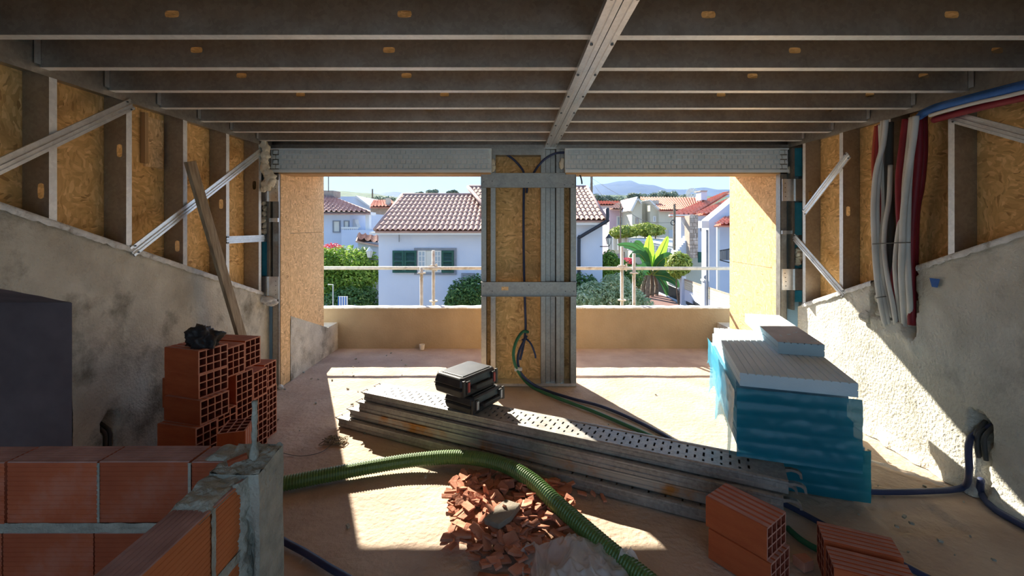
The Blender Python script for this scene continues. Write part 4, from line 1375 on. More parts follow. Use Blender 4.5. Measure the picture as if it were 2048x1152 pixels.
# ------------------------------------------------------------------ tool cases
def case(name, label, c, z, rz, w, dpt, h, latch):
    t = thing(name, label, 'tool case', (c[0], c[1], z), 'tool cases on the planks')
    t.rotation_euler = (0, 0, rz)
    def shell(z0, z1, ins0, ins1, nm):
        mb = MB()
        def ring(zz, i, ch):
            a, b = w / 2 - i, dpt / 2 - i
            return [(-a + ch, -b, zz), (a - ch, -b, zz), (a, -b + ch, zz), (a, b - ch, zz), (a - ch, b, zz), (-a + ch, b, zz), (-a, b - ch, zz), (-a, -b + ch, zz)]
        r = [ring(z0, ins0 + .012, .02), ring(z0 + .012, ins0, .022), ring(z1 - .012, ins1, .022), ring(z1, ins1 + .012, .02)]
        vs = [p for q in r for p in q]; fs = []
        for k in range(3):
            for i in range(8):
                fs.append((k * 8 + i, k * 8 + (i + 1) % 8, k * 8 + 8 + (i + 1) % 8, k * 8 + 8 + i))
        fs.append(tuple(range(7, -1, -1))); fs.append(tuple(24 + i for i in range(8)))
        mb.add(vs, fs)
        return mb.build(nm, M['case'], t, local=True, bevel=.004)
    shell(0, h * .47, .008, 0, 'lower_shell')
    lid = shell(h * .49, h, 0, .012, 'lid')
    mb = MB(); mb.box(-w / 2 + .006, w / 2 - .006, -dpt / 2 + .006, dpt / 2 - .006, h * .455, h * .505); mb.build('seam', M['black'], t, local=True)
    mb = MB()      # raised panel on the lid
    mb.box(-w / 2 + .05, w / 2 - .05, -dpt / 2 + .04, dpt / 2 - .05, h - .002, h + .006)
    o = mb.build('lid_panel', M['case'], lid, local=True, bevel=.004)
    # handle: two lugs and a grip bar
    mb = MB()
    for s in (-1, 1):
        mb.box(s * .085 - .012, s * .085 + .012, -dpt / 2 - .034, -dpt / 2 + .01, h * .36, h * .60)
    mb.box(-.095, .095, -dpt / 2 - .042, -dpt / 2 - .018, h * .36, h * .60)
    mb.build('handle', M['case'], t, local=True, bevel=.006)
    for s in (-1, 1):
        mb = MB()
        mb.box(s * .145 - .020, s * .145 + .020, -dpt / 2 - .012, -dpt / 2 + .008, h * .20, h * .86)
        l = mb.build('latch_housing', M['case'], t, local=True, bevel=.004)
        mb = MB()
        mb.box(s * .145 - .011, s * .145 + .011, -dpt / 2 - .018, -dpt / 2 - .010, h * .30, h * .80)
        tag(mb.build('latch', M[latch], l, local=True, bevel=.003), 'red latch' if latch == 'red' else 'silver latch')
        mb = MB()       # lug beside each latch
        mb.box(s * .185 - .012, s * .185 + .012, -dpt / 2 - .008, -dpt / 2 + .008, h * .12, h * .92)
        mb.build('corner_rib', M['case'], t, local=True, bevel=.003)
    return t


case('tool_case', 'lower black plastic tool case with silver latches on the scaffold planks', (-.325, 3.47), .2995, D2(55), .38, .30, .125, 'silver')
case('tool_case', 'upper black plastic tool case with red latches on top of the other', (-.385, 3.455), .4315, D2(53), .41, .31, .145, 'red')

# ------------------------------------------------------------------ ribbed green hose
def hose(pts, r, pitch):
    path = smooth_path(pts, 40)
    # resample by length
    acc = [0.0]
    for a, b in zip(path[:-1], path[1:]): acc.append(acc[-1] + (b - a).length)
    tot = acc[-1]; n = int(tot / (pitch / 4)); out = []; j = 0
    for i in range(n + 1):
        s = tot * i / n
        while j < len(acc) - 2 and acc[j + 1] < s: j += 1
        f = (s - acc[j]) / max(1e-9, acc[j + 1] - acc[j])
        out.append(path[j].lerp(path[j + 1], f))
    mb = MB()
    k = [0]
    mb.tube(out, r, 14, rf=lambda t: r * (1.0 if int(round(t * n)) % 4 in (0, 1) else .90))
    return mb


hp = [gf(430, 985, .05), gf(560, 968, .05), gf(650, 951, .05), gf(740, 934, .055), gf(830, 920, .065), gf(920, 914, .09), gf(1000, 927, .12), gf(1062, 960, .12),
      gf(1112, 1006, .10), gf(1168, 1056, .075), gf(1228, 1108, .055), gf(1290, 1158, .05), gf(1380, 1235, .05), gf(1500, 1350, .05)]
tag(hose(hp, .047, .017).build('ribbed_hose', M['hose_green'], smooth=False), 'thick ribbed green hose snaking across the floor over the brick rubble', 'hose')

# ------------------------------------------------------------------ terracotta rubble
def shard_mesh(rr):
    """Flat sliver of a brick wall: a broken rectangle with a snapped corner."""
    L = rr.uniform(.022, .070); W = rr.uniform(.013, .030); T = rr.uniform(.007, .011)
    q = lambda a: a * rr.uniform(.72, 1.08)
    pts = [(-q(L), -q(W)), (q(L), -q(W)), (q(L), q(W)), (-q(L), q(W))]
    if rr.random() < .6:
        pts[2:3] = [(pts[2][0], pts[2][1] * rr.uniform(-.2, .5)), (pts[2][0] * rr.uniform(.1, .7), pts[2][1])]
    mb = MB(); mb.prism([Vector((x, y, -T / 2)) for x, y in pts], (rr.uniform(-.002, .002), rr.uniform(-.002, .002), T))
    return mb.mesh('brick_shard', M['shard'], recalc=True)


rs = random.Random(21)
SH = [shard_mesh(rs) for _ in range(16)]
def mound(x, y):
    c = Vector((-.03, 2.62)); 
    dx, dy = (x - c.x) / .58, (y - c.y) / .52
    return .075 * max(0, 1 - (dx * dx + dy * dy))
cnt = 0
regions = [(-.05, 2.64, .30, .26, 150, 'in the middle of the rubble heap under the green hose'), (-.24, 2.74, .13, .16, 64, 'in the sunlit left part of the rubble heap'),
           (.22, 2.86, .30, .10, 38, 'between the green hose and the scaffold planks'), (.0, 2.25, .19, .11, 50, 'at the near edge of the rubble heap towards the camera'),
           (.1, 2.45, .2, .12, 34, 'beside the clear plastic sheet')]
for (cx, cy, sx_, sy_, num, where) in regions:
    for k in range(num):
        x = rs.gauss(cx, sx_ * .75); y = rs.gauss(cy, sy_ * .75)
        if abs(x - cx) > sx_ * 1.5 or abs(y - cy) > sy_ * 1.5: continue
        # keep clear of the plank stack
        lx = (x + 1.5) * .905 + (y - 3.735) * -.425; ly = (x + 1.5) * .425 + (y - 3.735) * .905
        if ly > -.03: continue
        o = bpy.data.objects.new('brick_shard', rs.choice(SH)); COL.objects.link(o)
        h = mound(x, y)
        z = max(.012, h * rs.uniform(.35, 1.0) + .008)
        tl = .14 + 2.6 * h
        s = rs.uniform(.7, 1.25) * (1.15 if y < 2.4 else 1)
        ax, ay = rs.gauss(0, tl), rs.gauss(0, tl)
        o.rotation_euler = (ax, ay, rs.uniform(0, PI * 2)); o.scale = (s, s, s)
        o.location = (x, y, z + .03 * s * min(1, abs(ay)))
        tag(o, 'broken terracotta brick shard ' + where, 'brick shard', 'brick shards ' + where)
        cnt += 1
mb = MB()
def mnd(u, v):
    a = u * 2 * PI; r_ = v
    rr_ = r_ * (1 + .18 * n3(math.cos(a), math.sin(a), 4, 2.5)); x = -.03 + math.cos(a) * .38 * rr_; y = 2.62 + math.sin(a) * .36 * rr_
    return (x, y, -.012 + .055 * (1 - r_ * r_) + .012 * n3(x, y, 0, 14))
mb.grid(mnd, 60, 16)
tag(mb.build('rubble_dust', M['rubble'] if 'rubble' in M else M['shard'], smooth=True), 'heap of fine terracotta dust and crumbs under the shards', 'rubble', kind='stuff')
mb = MB()
c = Vector((-.075, 2.475, .098)); e1 = Vector((.55, .83, .02)).normalized(); e2 = Vector((-.83, .55, -.12)); 
pts = [c + e1 * a + e2 * b for a, b in ((-.105, -.055), (-.02, -.075), (.10, -.06), (.105, .045), (.02, .06), (-.10, .05))]
mb.prism(pts, e1.cross(e2).normalized() * -.03)
tag(mb.build('concrete_slab', M['slab'], bevel=.004, recalc=True), 'broken grey concrete slab lying on the rubble heap', 'concrete chunk')

# ------------------------------------------------------------------ clear plastic sheet
mb = MB()
def sheet(u, v):
    x = lerp(.03, .56, u); y = lerp(1.90, 2.33, v)
    c = (u - .5) * 2; e = (v - .5) * 2
    x += .05 * n3(u * 3, v * 3, 2, 1) + .05 * (1 - v) * (u - .5)
    y += .06 * n3(u * 3, v * 3, 7, 1) - .10 * max(0, u - .6)
    edge = max(0, 1 - c * c) * max(0, 1 - e ** 4)
    rid = lambda k, q: 1 - abs(n3(u * k + .3 * n3(u * 3, v * 3, q, 1), v * k * .8, q, 1)) * 2.2
    h = .008 + .045 * edge ** .5 + .040 * edge ** .4 * max(0, rid(3.2, 2)) + .026 * max(0, rid(6.5, 5)) + .012 * max(0, rid(13, 8))
    return (x, y, max(.006, h - .02))
mb.grid(sheet, 120, 100)
def flap(u, v):
    x = .47 + .10 * u + .03 * n3(u * 2, v * 3, 1, 1); y = 2.17 - .02 * u + .05 * n3(u * 3, v * 2, 5, 1) - .03 * v
    return (x + .03 * v, y, .02 + .13 * v * (1 - (u - .5) ** 2 * 2.2) + .012 * n3(u * 8, v * 8, 2, 1))
mb.grid(flap, 24, 24)
tag(mb.build('plastic_sheet', M['poly'], smooth=True), 'crumpled clear plastic sheet lying on the hose and rubble', 'plastic sheet')

# ------------------------------------------------------------------ insulation boards
BW, BL, BT = .61, 1.25, .0795
def xps_mesh(w=BW, L=BL, t=BT, n=14, mats=None):
    mb = MB()
    prof = [(0, 0), (0, t * .45), (.006, t * .5), (0, t * .55), (0, t)]
    p = w / n
    for i in range(n):
        a = i * p
        if i: prof += [(a - .0045, t), (a - .004, t - .006), (a + .004, t - .006), (a + .0045, t)]
    prof += [(w, t), (w, t * .55), (w - .006, t * .5), (w, t * .45), (w, 0)]
    mb.prism([Vector((a, 0, b)) for a, b in prof], (0, L, 0))
    return mb


XM_TOP = xps_mesh().mesh('insulation_board', M['xps_top'], recalc=True)
XM = xps_mesh().mesh('insulation_board', M['xps'], recalc=True)
XANG = math.atan2(-.18, .575)
ORD = ['lowest', 'second', 'third', 'fourth', 'fifth', 'sixth', 'seventh', 'eighth', 'ninth', 'top']
UF = Vector((1.378, 2.705)); LF = Vector((1.585, 2.90))
e1 = Vector((math.cos(XANG), math.sin(XANG))); e2 = Vector((-math.sin(XANG), math.cos(XANG)))
rx = random.Random(5)
for k in range(10):
    base = LF if k < 4 else UF
    o1 = rx.uniform(-.012, .012) + (.0 if k < 9 else -.005); o2 = rx.uniform(0, .03)
    if k in (5, 7): o2 += .09
    if k == 8: o2 += .12
    if k == 9: o2 = -.005
    p = base + e1 * o1 + e2 * o2
    o = bpy.data.objects.new('insulation_board', XM_TOP if k == 9 else XM); COL.objects.link(o)
    o.location = (p.x, p.y, k * .0800); o.rotation_euler = (0, 0, XANG + rx.uniform(-.008, .008))
    lab = 'grooved pale blue insulation board on top of the stack by the right wall' if k == 9 else \
        f'blue insulation board in the stack by the right wall, {ORD[k]} from the floor' if k else 'blue insulation board at the bottom of the stack by the right wall'
    tag(o, lab, 'insulation board', 'stacked insulation boards')
# the narrow offcut lying on the stack
mb = xps_mesh(.285, 1.05, .082, 7)
for v_i, v in enumerate(mb.v): pass
o = mb.build('insulation_offcut', M['xps_blue_light'] if 'xps_blue_light' in M else M['xps'], recalc=True)
q = gf(1556, 707, .801)
o.location = (q.x, q.y, .801); o.rotation_euler = (0, 0, XANG + .02)
top = MB(); top.grid(lambda u, v: (lerp(.002, .283, u), lerp(.002, 1.048, v), .0825 + .0015 * n3(u * 3, v * 9, 0, 2)), 8, 24)
tb = top.build('mortar_face', M['xps_grey'], o, local=True)
tag(o, 'narrow insulation offcut with grey face lying on top of the stack', 'insulation board')

# blue wrapping film: front and left side of the bundles
def film_sheet(name, label, origin, ex, ez0, ez1, length, mat, seed, out=.014, nu=70, nv=36, sag=0.0, flare=0.0, clip=None, ridge_=0.0):
    mb = MB()
    ex = Vector((ex[0], ex[1], 0)).normalized(); nr = Vector((ex.y, -ex.x, 0))
    def p(u, v):
        z = lerp(ez0, ez1, v)
        ru = u * length
        o_ = out + .008 * n3(ru, z, seed, 5) + .010 * abs(n3(ru * 1.0, z * 2.4, seed + 3, 4)) + .004 * n3(ru, z, seed + 6, 22)
        o_ += ridge_ * abs(math.sin(PI * z / .08)) ** .5
        o_ += flare * (1 - v) * (1 - v) * (.6 + .8 * n3(ru, 0, seed + 9, 3))
        zz = z + sag * math.sin(u * PI) * (1 - v)
        q = Vector((origin[0], origin[1], 0)) + ex * ru + nr * max(.006, o_)
        return (q.x, q.y, zz)
    mb.grid(p, nu, nv, clip)
    return tag(mb.build(name, M[mat], smooth=True), label, 'plastic film', 'blue film wrapping the insulation')


film_sheet('plastic_film', 'blue film over the front of the lower insulation bundle', LF + e1 * -.02, e1, .006, .325, .645, 'film_teal', 1.3, .026, ridge_=.009)
film_sheet('plastic_film', 'blue film over the front of the upper insulation bundle', UF + e1 * -.02, e1, .30, .715, .645, 'film', 4.3, .026, ridge_=.009)
film_sheet('plastic_film', 'thin pale blue film hanging crumpled down the left side of the upper bundle', UF + e2 * 1.30 + e1 * -.0, -e2, .12, .70, 1.32, 'film_light', 8.1, .03, 90, 40, -.03, .09,
           clip=lambda u, v: v < .30 + .35 * abs(math.sin(u * 9 + 1)) * (1 - u * .6) and u < .85)
film_sheet('plastic_film', 'pale blue film round the left corner of the lower bundle', LF + e2 * 1.22 + e1 * -.004, -e2, .01, .31, 1.24, 'film_light', 11.5, .022, 70, 26)
# torn film tails on the floor by the wall
mb = MB(); c = gf(1790, 890, 0)
mb.grid(lambda u, v: (lerp(2.45, 2.80, u) + .02 * n3(u, v, 3, 6), lerp(3.26, 2.83, u) + .05 * v, .008 + .02 * abs(n3(u * 4, v * 2, 1, 2)) + .012 * math.sin(v * PI)), 30, 6)
tag(mb.build('plastic_film', M['poly'], smooth=True), 'thin strip of pale film lying along the foot of the right wall', 'plastic film')

# ------------------------------------------------------------------ small things on the terrace floor
mb = MB()
c = gf(844, 699, 0)
for (r0, r1, z0, z1) in ((.033, .040, 0, .075), (.037, .030, .075, .012)):
    pts = []
ring = lambda r_, z: [(c.x + r_ * math.cos(2 * PI * k / 16), c.y + r_ * math.sin(2 * PI * k / 16), z) for k in range(16)]
rings = [ring(.030, 0), ring(.040, .07), ring(.036, .07), ring(.027, .006)]
fs = []
for a in range(3):
    for k in range(16): fs.append((a * 16 + k, a * 16 + (k + 1) % 16, a * 16 + 16 + (k + 1) % 16, a * 16 + 16 + k))
fs.append(tuple(range(15, -1, -1))); fs.append(tuple(48 + k for k in range(16)))
mb.add([p for q in rings for p in q], fs)
tag(mb.build('plastic_cup', M['white_cup'], smooth=False), 'small white cup standing on the terrace floor by the parapet', 'cup')
mb = MB(); c = at(1437, 689, 6.06)
mb.tube([c + Vector((-.10, .02, 0)), c], .028, 10)
tag(mb.build('drain_pipe', M['dark_pipe']), 'short grey drain pipe stub poking out beside the insulation stack', 'pipe')
# scraps of rope and debris on the left floor
mb = MB()
for k in range(10):
    a = gf(668, 884) ; pts = [a + Vector((R.uniform(-.10, .10), R.uniform(-.07, .07), R.uniform(.006, .03))) for _ in range(5)]
    mb.tube(smooth_path(pts, 5), .003, 5)
tag(mb.build('rope_scrap', M['wood'], smooth=True), 'frayed scrap of string lying on the floor left of the planks', 'string')
mb = MB(); 
pts = [gf(562, 905, .004), gf(600, 912, .004), gf(640, 905, .004), gf(665, 888, .005)]
mb.tube(smooth_path(pts, 8), .002, 4)
tag(mb.build('wire', M['dark_pipe'], smooth=True), 'thin wire trailing across the floor from the post to the string', 'wire')
# ------------------------------------------------------------------ outside: street, gardens, houses, hills
GZ = -2.8
def ground_z(x, y):
    if y < 27: return GZ
    if y < 60: return GZ + (y - 27) * .058
    return GZ + 33 * .058 + (y - 60) * .002

M['earth'] = pmat('garden_earth', (.20, .17, .12), (.30, .25, .19), 1.2, .95, 0, .5, 8)
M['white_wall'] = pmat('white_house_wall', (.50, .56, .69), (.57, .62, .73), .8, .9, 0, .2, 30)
M['white_trim'] = pmat('white_trim', (.66, .66, .65), None, rough=.7)
M['roof'] = pmat('clay_tiles', (.42, .25, .19), (.55, .36, .28), 3.5, .9, 0, .3, 30, 7, .3, .7, c3=(.34, .22, .18), c3scale=2.0, c3lo=.55, c3hi=.75)
M['roof_red'] = pmat('red_tiles', (.62, .24, .16), (.72, .33, .23), 2.5, .9, 0, .3, 30)
M['roof_brown'] = pmat('brown_tiles', (.34, .20, .17), (.45, .29, .25), 2.5, .9, 0, .3, 30)
M['green_shutter'] = pmat('dark_green_shutter', (.012, .07, .055), (.018, .09, .07), 6, .5)
M['grey_stone'] = pmat('grey_surround', (.20, .22, .26), (.25, .27, .31), 6, .8)
M['glass'] = pmat('window_glass', (.32, .38, .44), None, rough=.08, spec=.8)
M['pale_blind'] = pmat('pale_blind', (.62, .62, .58), None, rough=.7)
M['pink_wall'] = pmat('pink_wall', (.55, .41, .49), (.60, .46, .54), .6, .9)
M['cream_wall'] = pmat('cream_wall', (.52, .49, .39), (.58, .55, .45), .6, .9)
M['stone_clad'] = pmat('stone_joint', (.34, .27, .22), (.42, .34, .28), 6, .9)
M['stone'] = pmat('field_stone', (.40, .29, .23), (.58, .47, .40), 3, .9, tint=.3)
M['black_pipe'] = pmat('black_downpipe', (.03, .035, .05), None, rough=.5)
M['dark_metal'] = pmat('dark_fence_metal', (.05, .055, .06), None, rough=.5)
M['scaffold'] = pmat('scaffold_tube', (.55, .52, .46), (.70, .67, .60), 14, .6, .2, .3, 60, c3=(.40, .33, .26), c3scale=9, c3lo=.55, c3hi=.7)
M['tarmac'] = pmat('pale_street', (.26, .25, .24), (.32, .31, .29), 1, .95)
M['deck'] = pmat('red_brown_paving', (.16, .085, .075), (.22, .12, .10), 3, .8)
M['trunk'] = pmat('trunk_bark', (.16, .12, .085), (.24, .19, .14), 9, .95, 0, .6, 40)
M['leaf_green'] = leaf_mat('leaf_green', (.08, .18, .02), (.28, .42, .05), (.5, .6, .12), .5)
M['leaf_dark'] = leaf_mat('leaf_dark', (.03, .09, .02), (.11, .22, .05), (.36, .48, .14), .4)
M['leaf_far'] = leaf_mat('haze_tinted_leaf', (.12, .17, .13), (.22, .27, .19), None, .3)  # greyed green; distance haze put into the leaf colour
M['leaf_silver'] = leaf_mat('leaf_silver', (.26, .34, .16), (.56, .62, .36), (.85, .85, .74), .5)
M['leaf_yellow'] = leaf_mat('leaf_yellow', (.16, .25, .04), (.38, .42, .07), (.5, .5, .14))
M['leaf_red'] = leaf_mat('bougainvillea', (.48, .04, .08), (.68, .10, .13), None, .3)
M['banana'] = leaf_mat('banana_leaf', (.04, .13, .035), (.05, .16, .04), None, .35)
M['banana_lit'] = leaf_mat('lit_banana_leaf', (.25, .50, .04), (.30, .55, .05), None, .6)  # brighter copy of the leaf; sun shining through is put into the colour
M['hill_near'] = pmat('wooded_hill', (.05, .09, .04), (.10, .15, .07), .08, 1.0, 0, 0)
M['hill_far'] = pmat('haze_tinted_mountain', (.035, .055, .085), (.055, .08, .11), .01, 1.0, 0, 0)  # bluish albedo; distance haze put into the colour of the wooded ridge

mb = MB()
def gpt(u, v):
    y = 6.4 + (400 - 6.4) * v ** 2.2
    x = lerp(-1, 1, u) * (30 + y * .9)
    return (x, y, ground_z(x, y))
mb.grid(gpt, 40, 60)
tag(mb.build('ground', M['earth'], smooth=True), 'pale ground of the gardens and street below the terrace', 'ground', kind='structure')


def tile_roof(parent, eL, eR, rR, rL, period, course, mat, name='tiled_roof', amp=None, per=6):
    """Corrugated clay tile slope between an eave and a ridge; each course steps down over the next."""
    eL, eR, rR, rL = map(Vector, (eL, eR, rR, rL))
    amp = amp or period * .28
    w = max((eR - eL).length, (rR - rL).length); n = max(3, round(w / period)); m = max(2, round(((rL - eL).length + (rR - eR).length) / 2 / course))
    nrm = (eR - eL).cross(rL - eL)
    if nrm.length < 1e-6: nrm = (eR - eL).cross(rR - eR)
    nrm.normalize()
    if nrm.z < 0: nrm = -nrm
    wave = [0, .75, 1.0, .75, 0, -.3] if per == 6 else [0, 1, 0, -.3]
    per = len(wave)
    vs = []; fs = []
    N = n * per
    rows = []
    for j in range(m):
        rows += [(j / m, course * .085), ((j + 1) / m - 1e-4, 0.0)]
    for t, lift in rows:
        for i in range(N + 1):
            u = i / N
            p = eL.lerp(eR, u).lerp(rL.lerp(rR, u), t)
            vs.append(p + nrm * (amp * wave[i % per] + lift))
    for r_ in range(len(rows) - 1):
        for i in range(N):
            a = r_ * (N + 1) + i
            fs.append((a, a + 1, a + N + 2, a + N + 1))
    mb = MB(); mb.add(vs, fs)
    # board under the tiles
    mb.prism([eL - nrm * amp, eR - nrm * amp, rR - nrm * amp, rL - nrm * amp], nrm * -.06)
    return mb.build(name, M[mat], parent, smooth=False)


def tile_pieces(parent, x0, x1, eave, ridge_, period, course, mat):
    """The same tiling laid tile by tile on a slope rising from eave (y, z) to ridge_ (y, z)."""
    e = Vector((0, eave[0], eave[1])); r_ = Vector((0, ridge_[0], ridge_[1]))
    up = (r_ - e).normalized(); nrm = Vector((1, 0, 0)).cross(up).normalized()
    m = max(2, round((r_ - e).length / course)); cl = (r_ - e).length / m; amp = period * .28
    vs, fs = [], []
    prof = [(-.5, -.25), (-.36, .1), (-.2, .85), (0, 1.05), (.2, .85), (.36, .1), (.5, -.25)]
    for t, lift, w in ((-.05, cl * .065, 1.02), (.55, cl * .03, 1.0), (1.04, 0.0, .98)):
        for a, b in prof: vs.append(Vector((1, 0, 0)) * (a * period * w) + up * (t * cl) + nrm * (amp * b + lift))
    n = len(prof)
    for j in range(2):
        for i in range(n - 1): fs.append((j * n + i, j * n + i + 1, (j + 1) * n + i + 1, (j + 1) * n + i))
    vs += [v - nrm * .012 for v in vs[:n]]            # front lip thickness
    for i in range(n - 1): fs.append((i, i + 1, 3 * n + i + 1, 3 * n + i))
    mb = MB(); mb.add(vs, fs); me = mb.mesh('roof_tile', M[mat])
    k = round((x1 - x0) / period)
    inv = world_mat(parent).inverted()
    for j in range(m):
        for i in range(k):
            o = bpy.data.objects.new('roof_tile', me); COL.objects.link(o)
            o.parent = parent; o.matrix_parent_inverse = inv
            o.location = Vector((x0 + (i + .5) * period, 0, 0)) + e + up * (j * cl)
    mb = MB()
    mb.prism([Vector((x0, e.y, e.z)) - nrm * amp * .6, Vector((x1, e.y, e.z)) - nrm * amp * .6, Vector((x1, r_.y, r_.z)) - nrm * amp * .6, Vector((x0, r_.y, r_.z)) - nrm * amp * .6], nrm * -.05)
    return mb.build('roof_boarding', M['roof_brown'], parent)


def part_box(parent, name, mat, x0, x1, y0, y1, z0, z1):
    mb = MB(); mb.box(x0, x1, y0, y1, z0, z1)
    return mb.build(name, M[mat], parent)


def win(parent, px0, px1, py0, py1, d, pane='glass', frame='white_trim', bars=1, fw=.05):
    """Framed window standing a little proud of a wall at depth d, as seen at those pixels."""
    a = at(px0, py1, d); b = at(px1, py0, d)
    mb = MB(); t = .06
    mb.frame(a.x, b.x, d - t, d - .005, a.z, b.z, fw)
    for k in range(bars):
        x = lerp(a.x, b.x, (k + 1) / (bars + 1)); mb.box(x - fw * .4, x + fw * .4, d - t * .8, d - .005, a.z + fw, b.z - fw)
    w = mb.build('window', M[frame], parent)
    mb = MB(); mb.box(a.x + fw * .5, b.x - fw * .5, d - .03, d - .004, a.z + fw * .5, b.z - fw * .5)
    mb.build('pane', M[pane], w)
    return w


# ---- white house across the garden
D1 = 14.0
hx0, hx1 = at(757, 0, D1).x, at(1205, 0, D1).x
H1 = thing('house', 'white house with clay tile roof and dark green shutters directly opposite', 'house', ((hx0 + hx1) / 2, D1 + 3.5, GZ))
zA = EYE - 9 / FPX * 13.6; zB = EYE + 12 / FPX * 13.6
mb = MB(); mb.box(hx0, 1.6, D1, D1 + 7, GZ, zA - .05); mb.box(1.1, hx1, D1, D1 + 7, GZ, zB - .06)
gz = EYE + 58 / FPX * 17
mb.prism([(hx0 + .02, D1, zA - .06), (hx0 + .02, D1 + 7, zA - .06), (hx0 + .02, D1 + 3.2, gz - .1)], (3, 0, 0))
mb.build('walls', M['white_wall'], H1)
yE, yRA, yRB = 13.6, 16.9, 17.4
zRA = EYE + 61 / FPX * yRA; zRB = EYE + 77 / FPX * yRB
xl = -4.33; xr = 2.83
P1 = .160
xa = xl + P1 * 22; xb_ = xr - P1 * 7
tile_pieces(H1, xl, xa, (yE, zA), (yRA, zRA), P1, .40, 'roof')
tile_pieces(H1, xb_, xr, (yE, zB), (yRB, zRB), P1, .40, 'roof')
o = tile_roof(H1, (xa, yE, zA), (-.2, yE, zA), (-.2, yRA, zRA), (xa, yRA, zRA), P1, .40, 'roof'); o['kind'] = 'stuff'
o = tile_roof(H1, (-.60, yE, zB), (xb_, yE, zB), (xb_, yRB, zRB), (-1.86, yRB, zRB), P1, .40, 'roof'); o['kind'] = 'stuff'
mb = MB()
mb.prism([(xl, 2 * yRA - yE, zA), (-.2, 2 * yRA - yE, zA), (-.2, yRA, zRA), (xl, yRA, zRA)], (0, 0, -.08))
mb.prism([(-.6, 2 * yRB - yE, zB), (xr, 2 * yRB - yE, zB), (xr, yRB, zRB), (-1.86, yRB, zRB)], (0, 0, -.08))
mb.build('rear_roof', M['roof'], H1)
mb = MB()
mb.tube([(xl, yRA, zRA + .02), (-1.7, yRA, zRA + .02)], .07, 8); mb.tube([(-1.86, yRB, zRB + .02), (xr, yRB, zRB + .02)], .07, 8)
mb.tube([(xl, yE, zA + .03), (xl, yRA, zRA + .03)], .06, 8); mb.tube([(xr, yE, zB + .03), (xr, yRB, zRB + .03)], .06, 8)
mb.tube([(-.60, yE + .02, zB + .03), (-1.86, yRB, zRB + .03)], .06, 8)
mb.build('ridge_tiles', M['roof_brown'], H1, smooth=True)
part_box(H1, 'cornice', 'white_trim', hx0 - .18, -.2, 13.66, 14.02, zA - .13, zA - .05)
part_box(H1, 'cornice', 'white_trim', .6, hx1 + .08, 13.66, 14.02, zB - .15, zB - .07)
# shuttered window
d = D1
f0 = at(829, 549, d); f1 = at(913, 496, d)
mb = MB(); fw = .075
mb.frame(f0.x, f1.x, d - .05, d + .0, f0.z, f1.z, fw)
sw = mb.build('window_surround', M['grey_stone'], H1)
def shutter(px0, px1, py0, py1):
    a = at(px0, py1, d); b = at(px1, py0, d)
    mb = MB(); w = .06
    mb.frame(a.x, b.x, d - .095, d - .055, a.z, b.z, w); mb.box(a.x + w, b.x - w, d - .095, d - .055, lerp(a.z, b.z, .48), lerp(a.z, b.z, .54))
    s = mb.build('shutter', M['green_shutter'], H1)
    mb = MB(); n = 14
    for k in range(n):
        z = lerp(a.z + w, b.z - w, (k + .5) / n)
        mb.obox(((a.x + b.x) / 2, d - .076, z), (b.x - a.x - 2 * w, .045, .008), (1, 0, 0), (0, .8, -.6))
    mb.build('slats', M['green_shutter'], s)
shutter(786.5, 809, 501, 545); shutter(810, 834, 501, 545); shutter(884, 908, 501, 545)
def sash(px0, px1):
    a = at(px0, 545, d); b = at(px1, 501, d)
    mb = MB(); w = .04
    mb.frame(a.x, b.x, d - .04, d - .012, a.z, b.z, w)
    mb.box((a.x + b.x) / 2 - .015, (a.x + b.x) / 2 + .015, d - .038, d - .014, a.z + w, b.z - w)
    for q in (.25, .5, .75): z = lerp(a.z, b.z, q); mb.box(a.x + w, b.x - w, d - .034, d - .016, z - .012, z + .012)
    s = mb.build('casement', M['white_trim'], H1)
    mb = MB(); mb.box(a.x + .01, b.x - .01, d - .03, d - .008, a.z + .01, b.z - .01); mb.build('pane', M['glass'], s)
sash(836, 852); sash(868, 883)
p0 = at(852, 545, d); p1 = at(868, 501, d)
part_box(H1, 'window_reveal', 'pale_blind', p0.x, p1.x, d - .02, d - .004, p0.z, p1.z)
win(H1, 923, 950, 546, 575, D1, 'glass', 'grey_stone', 0, .06)
mb = MB()
mb.tube(smooth_path([at(1215, 416, 13.5), at(1215, 438, 13.5), at(1211, 444, 13.55), at(1162, 473, 13.85), at(1158, 480, 13.9), at(1158, 560, 13.9), at(1158, 640, 13.9)], 5), .055, 8)
mb.build('downpipe', M['black_pipe'], H1, smooth=True)
mb = MB(); mb.tube([at(798, 466, 13.95), at(798, 484, 13.95)], .012, 5); mb.build('cable', M['grey_stone'], H1)


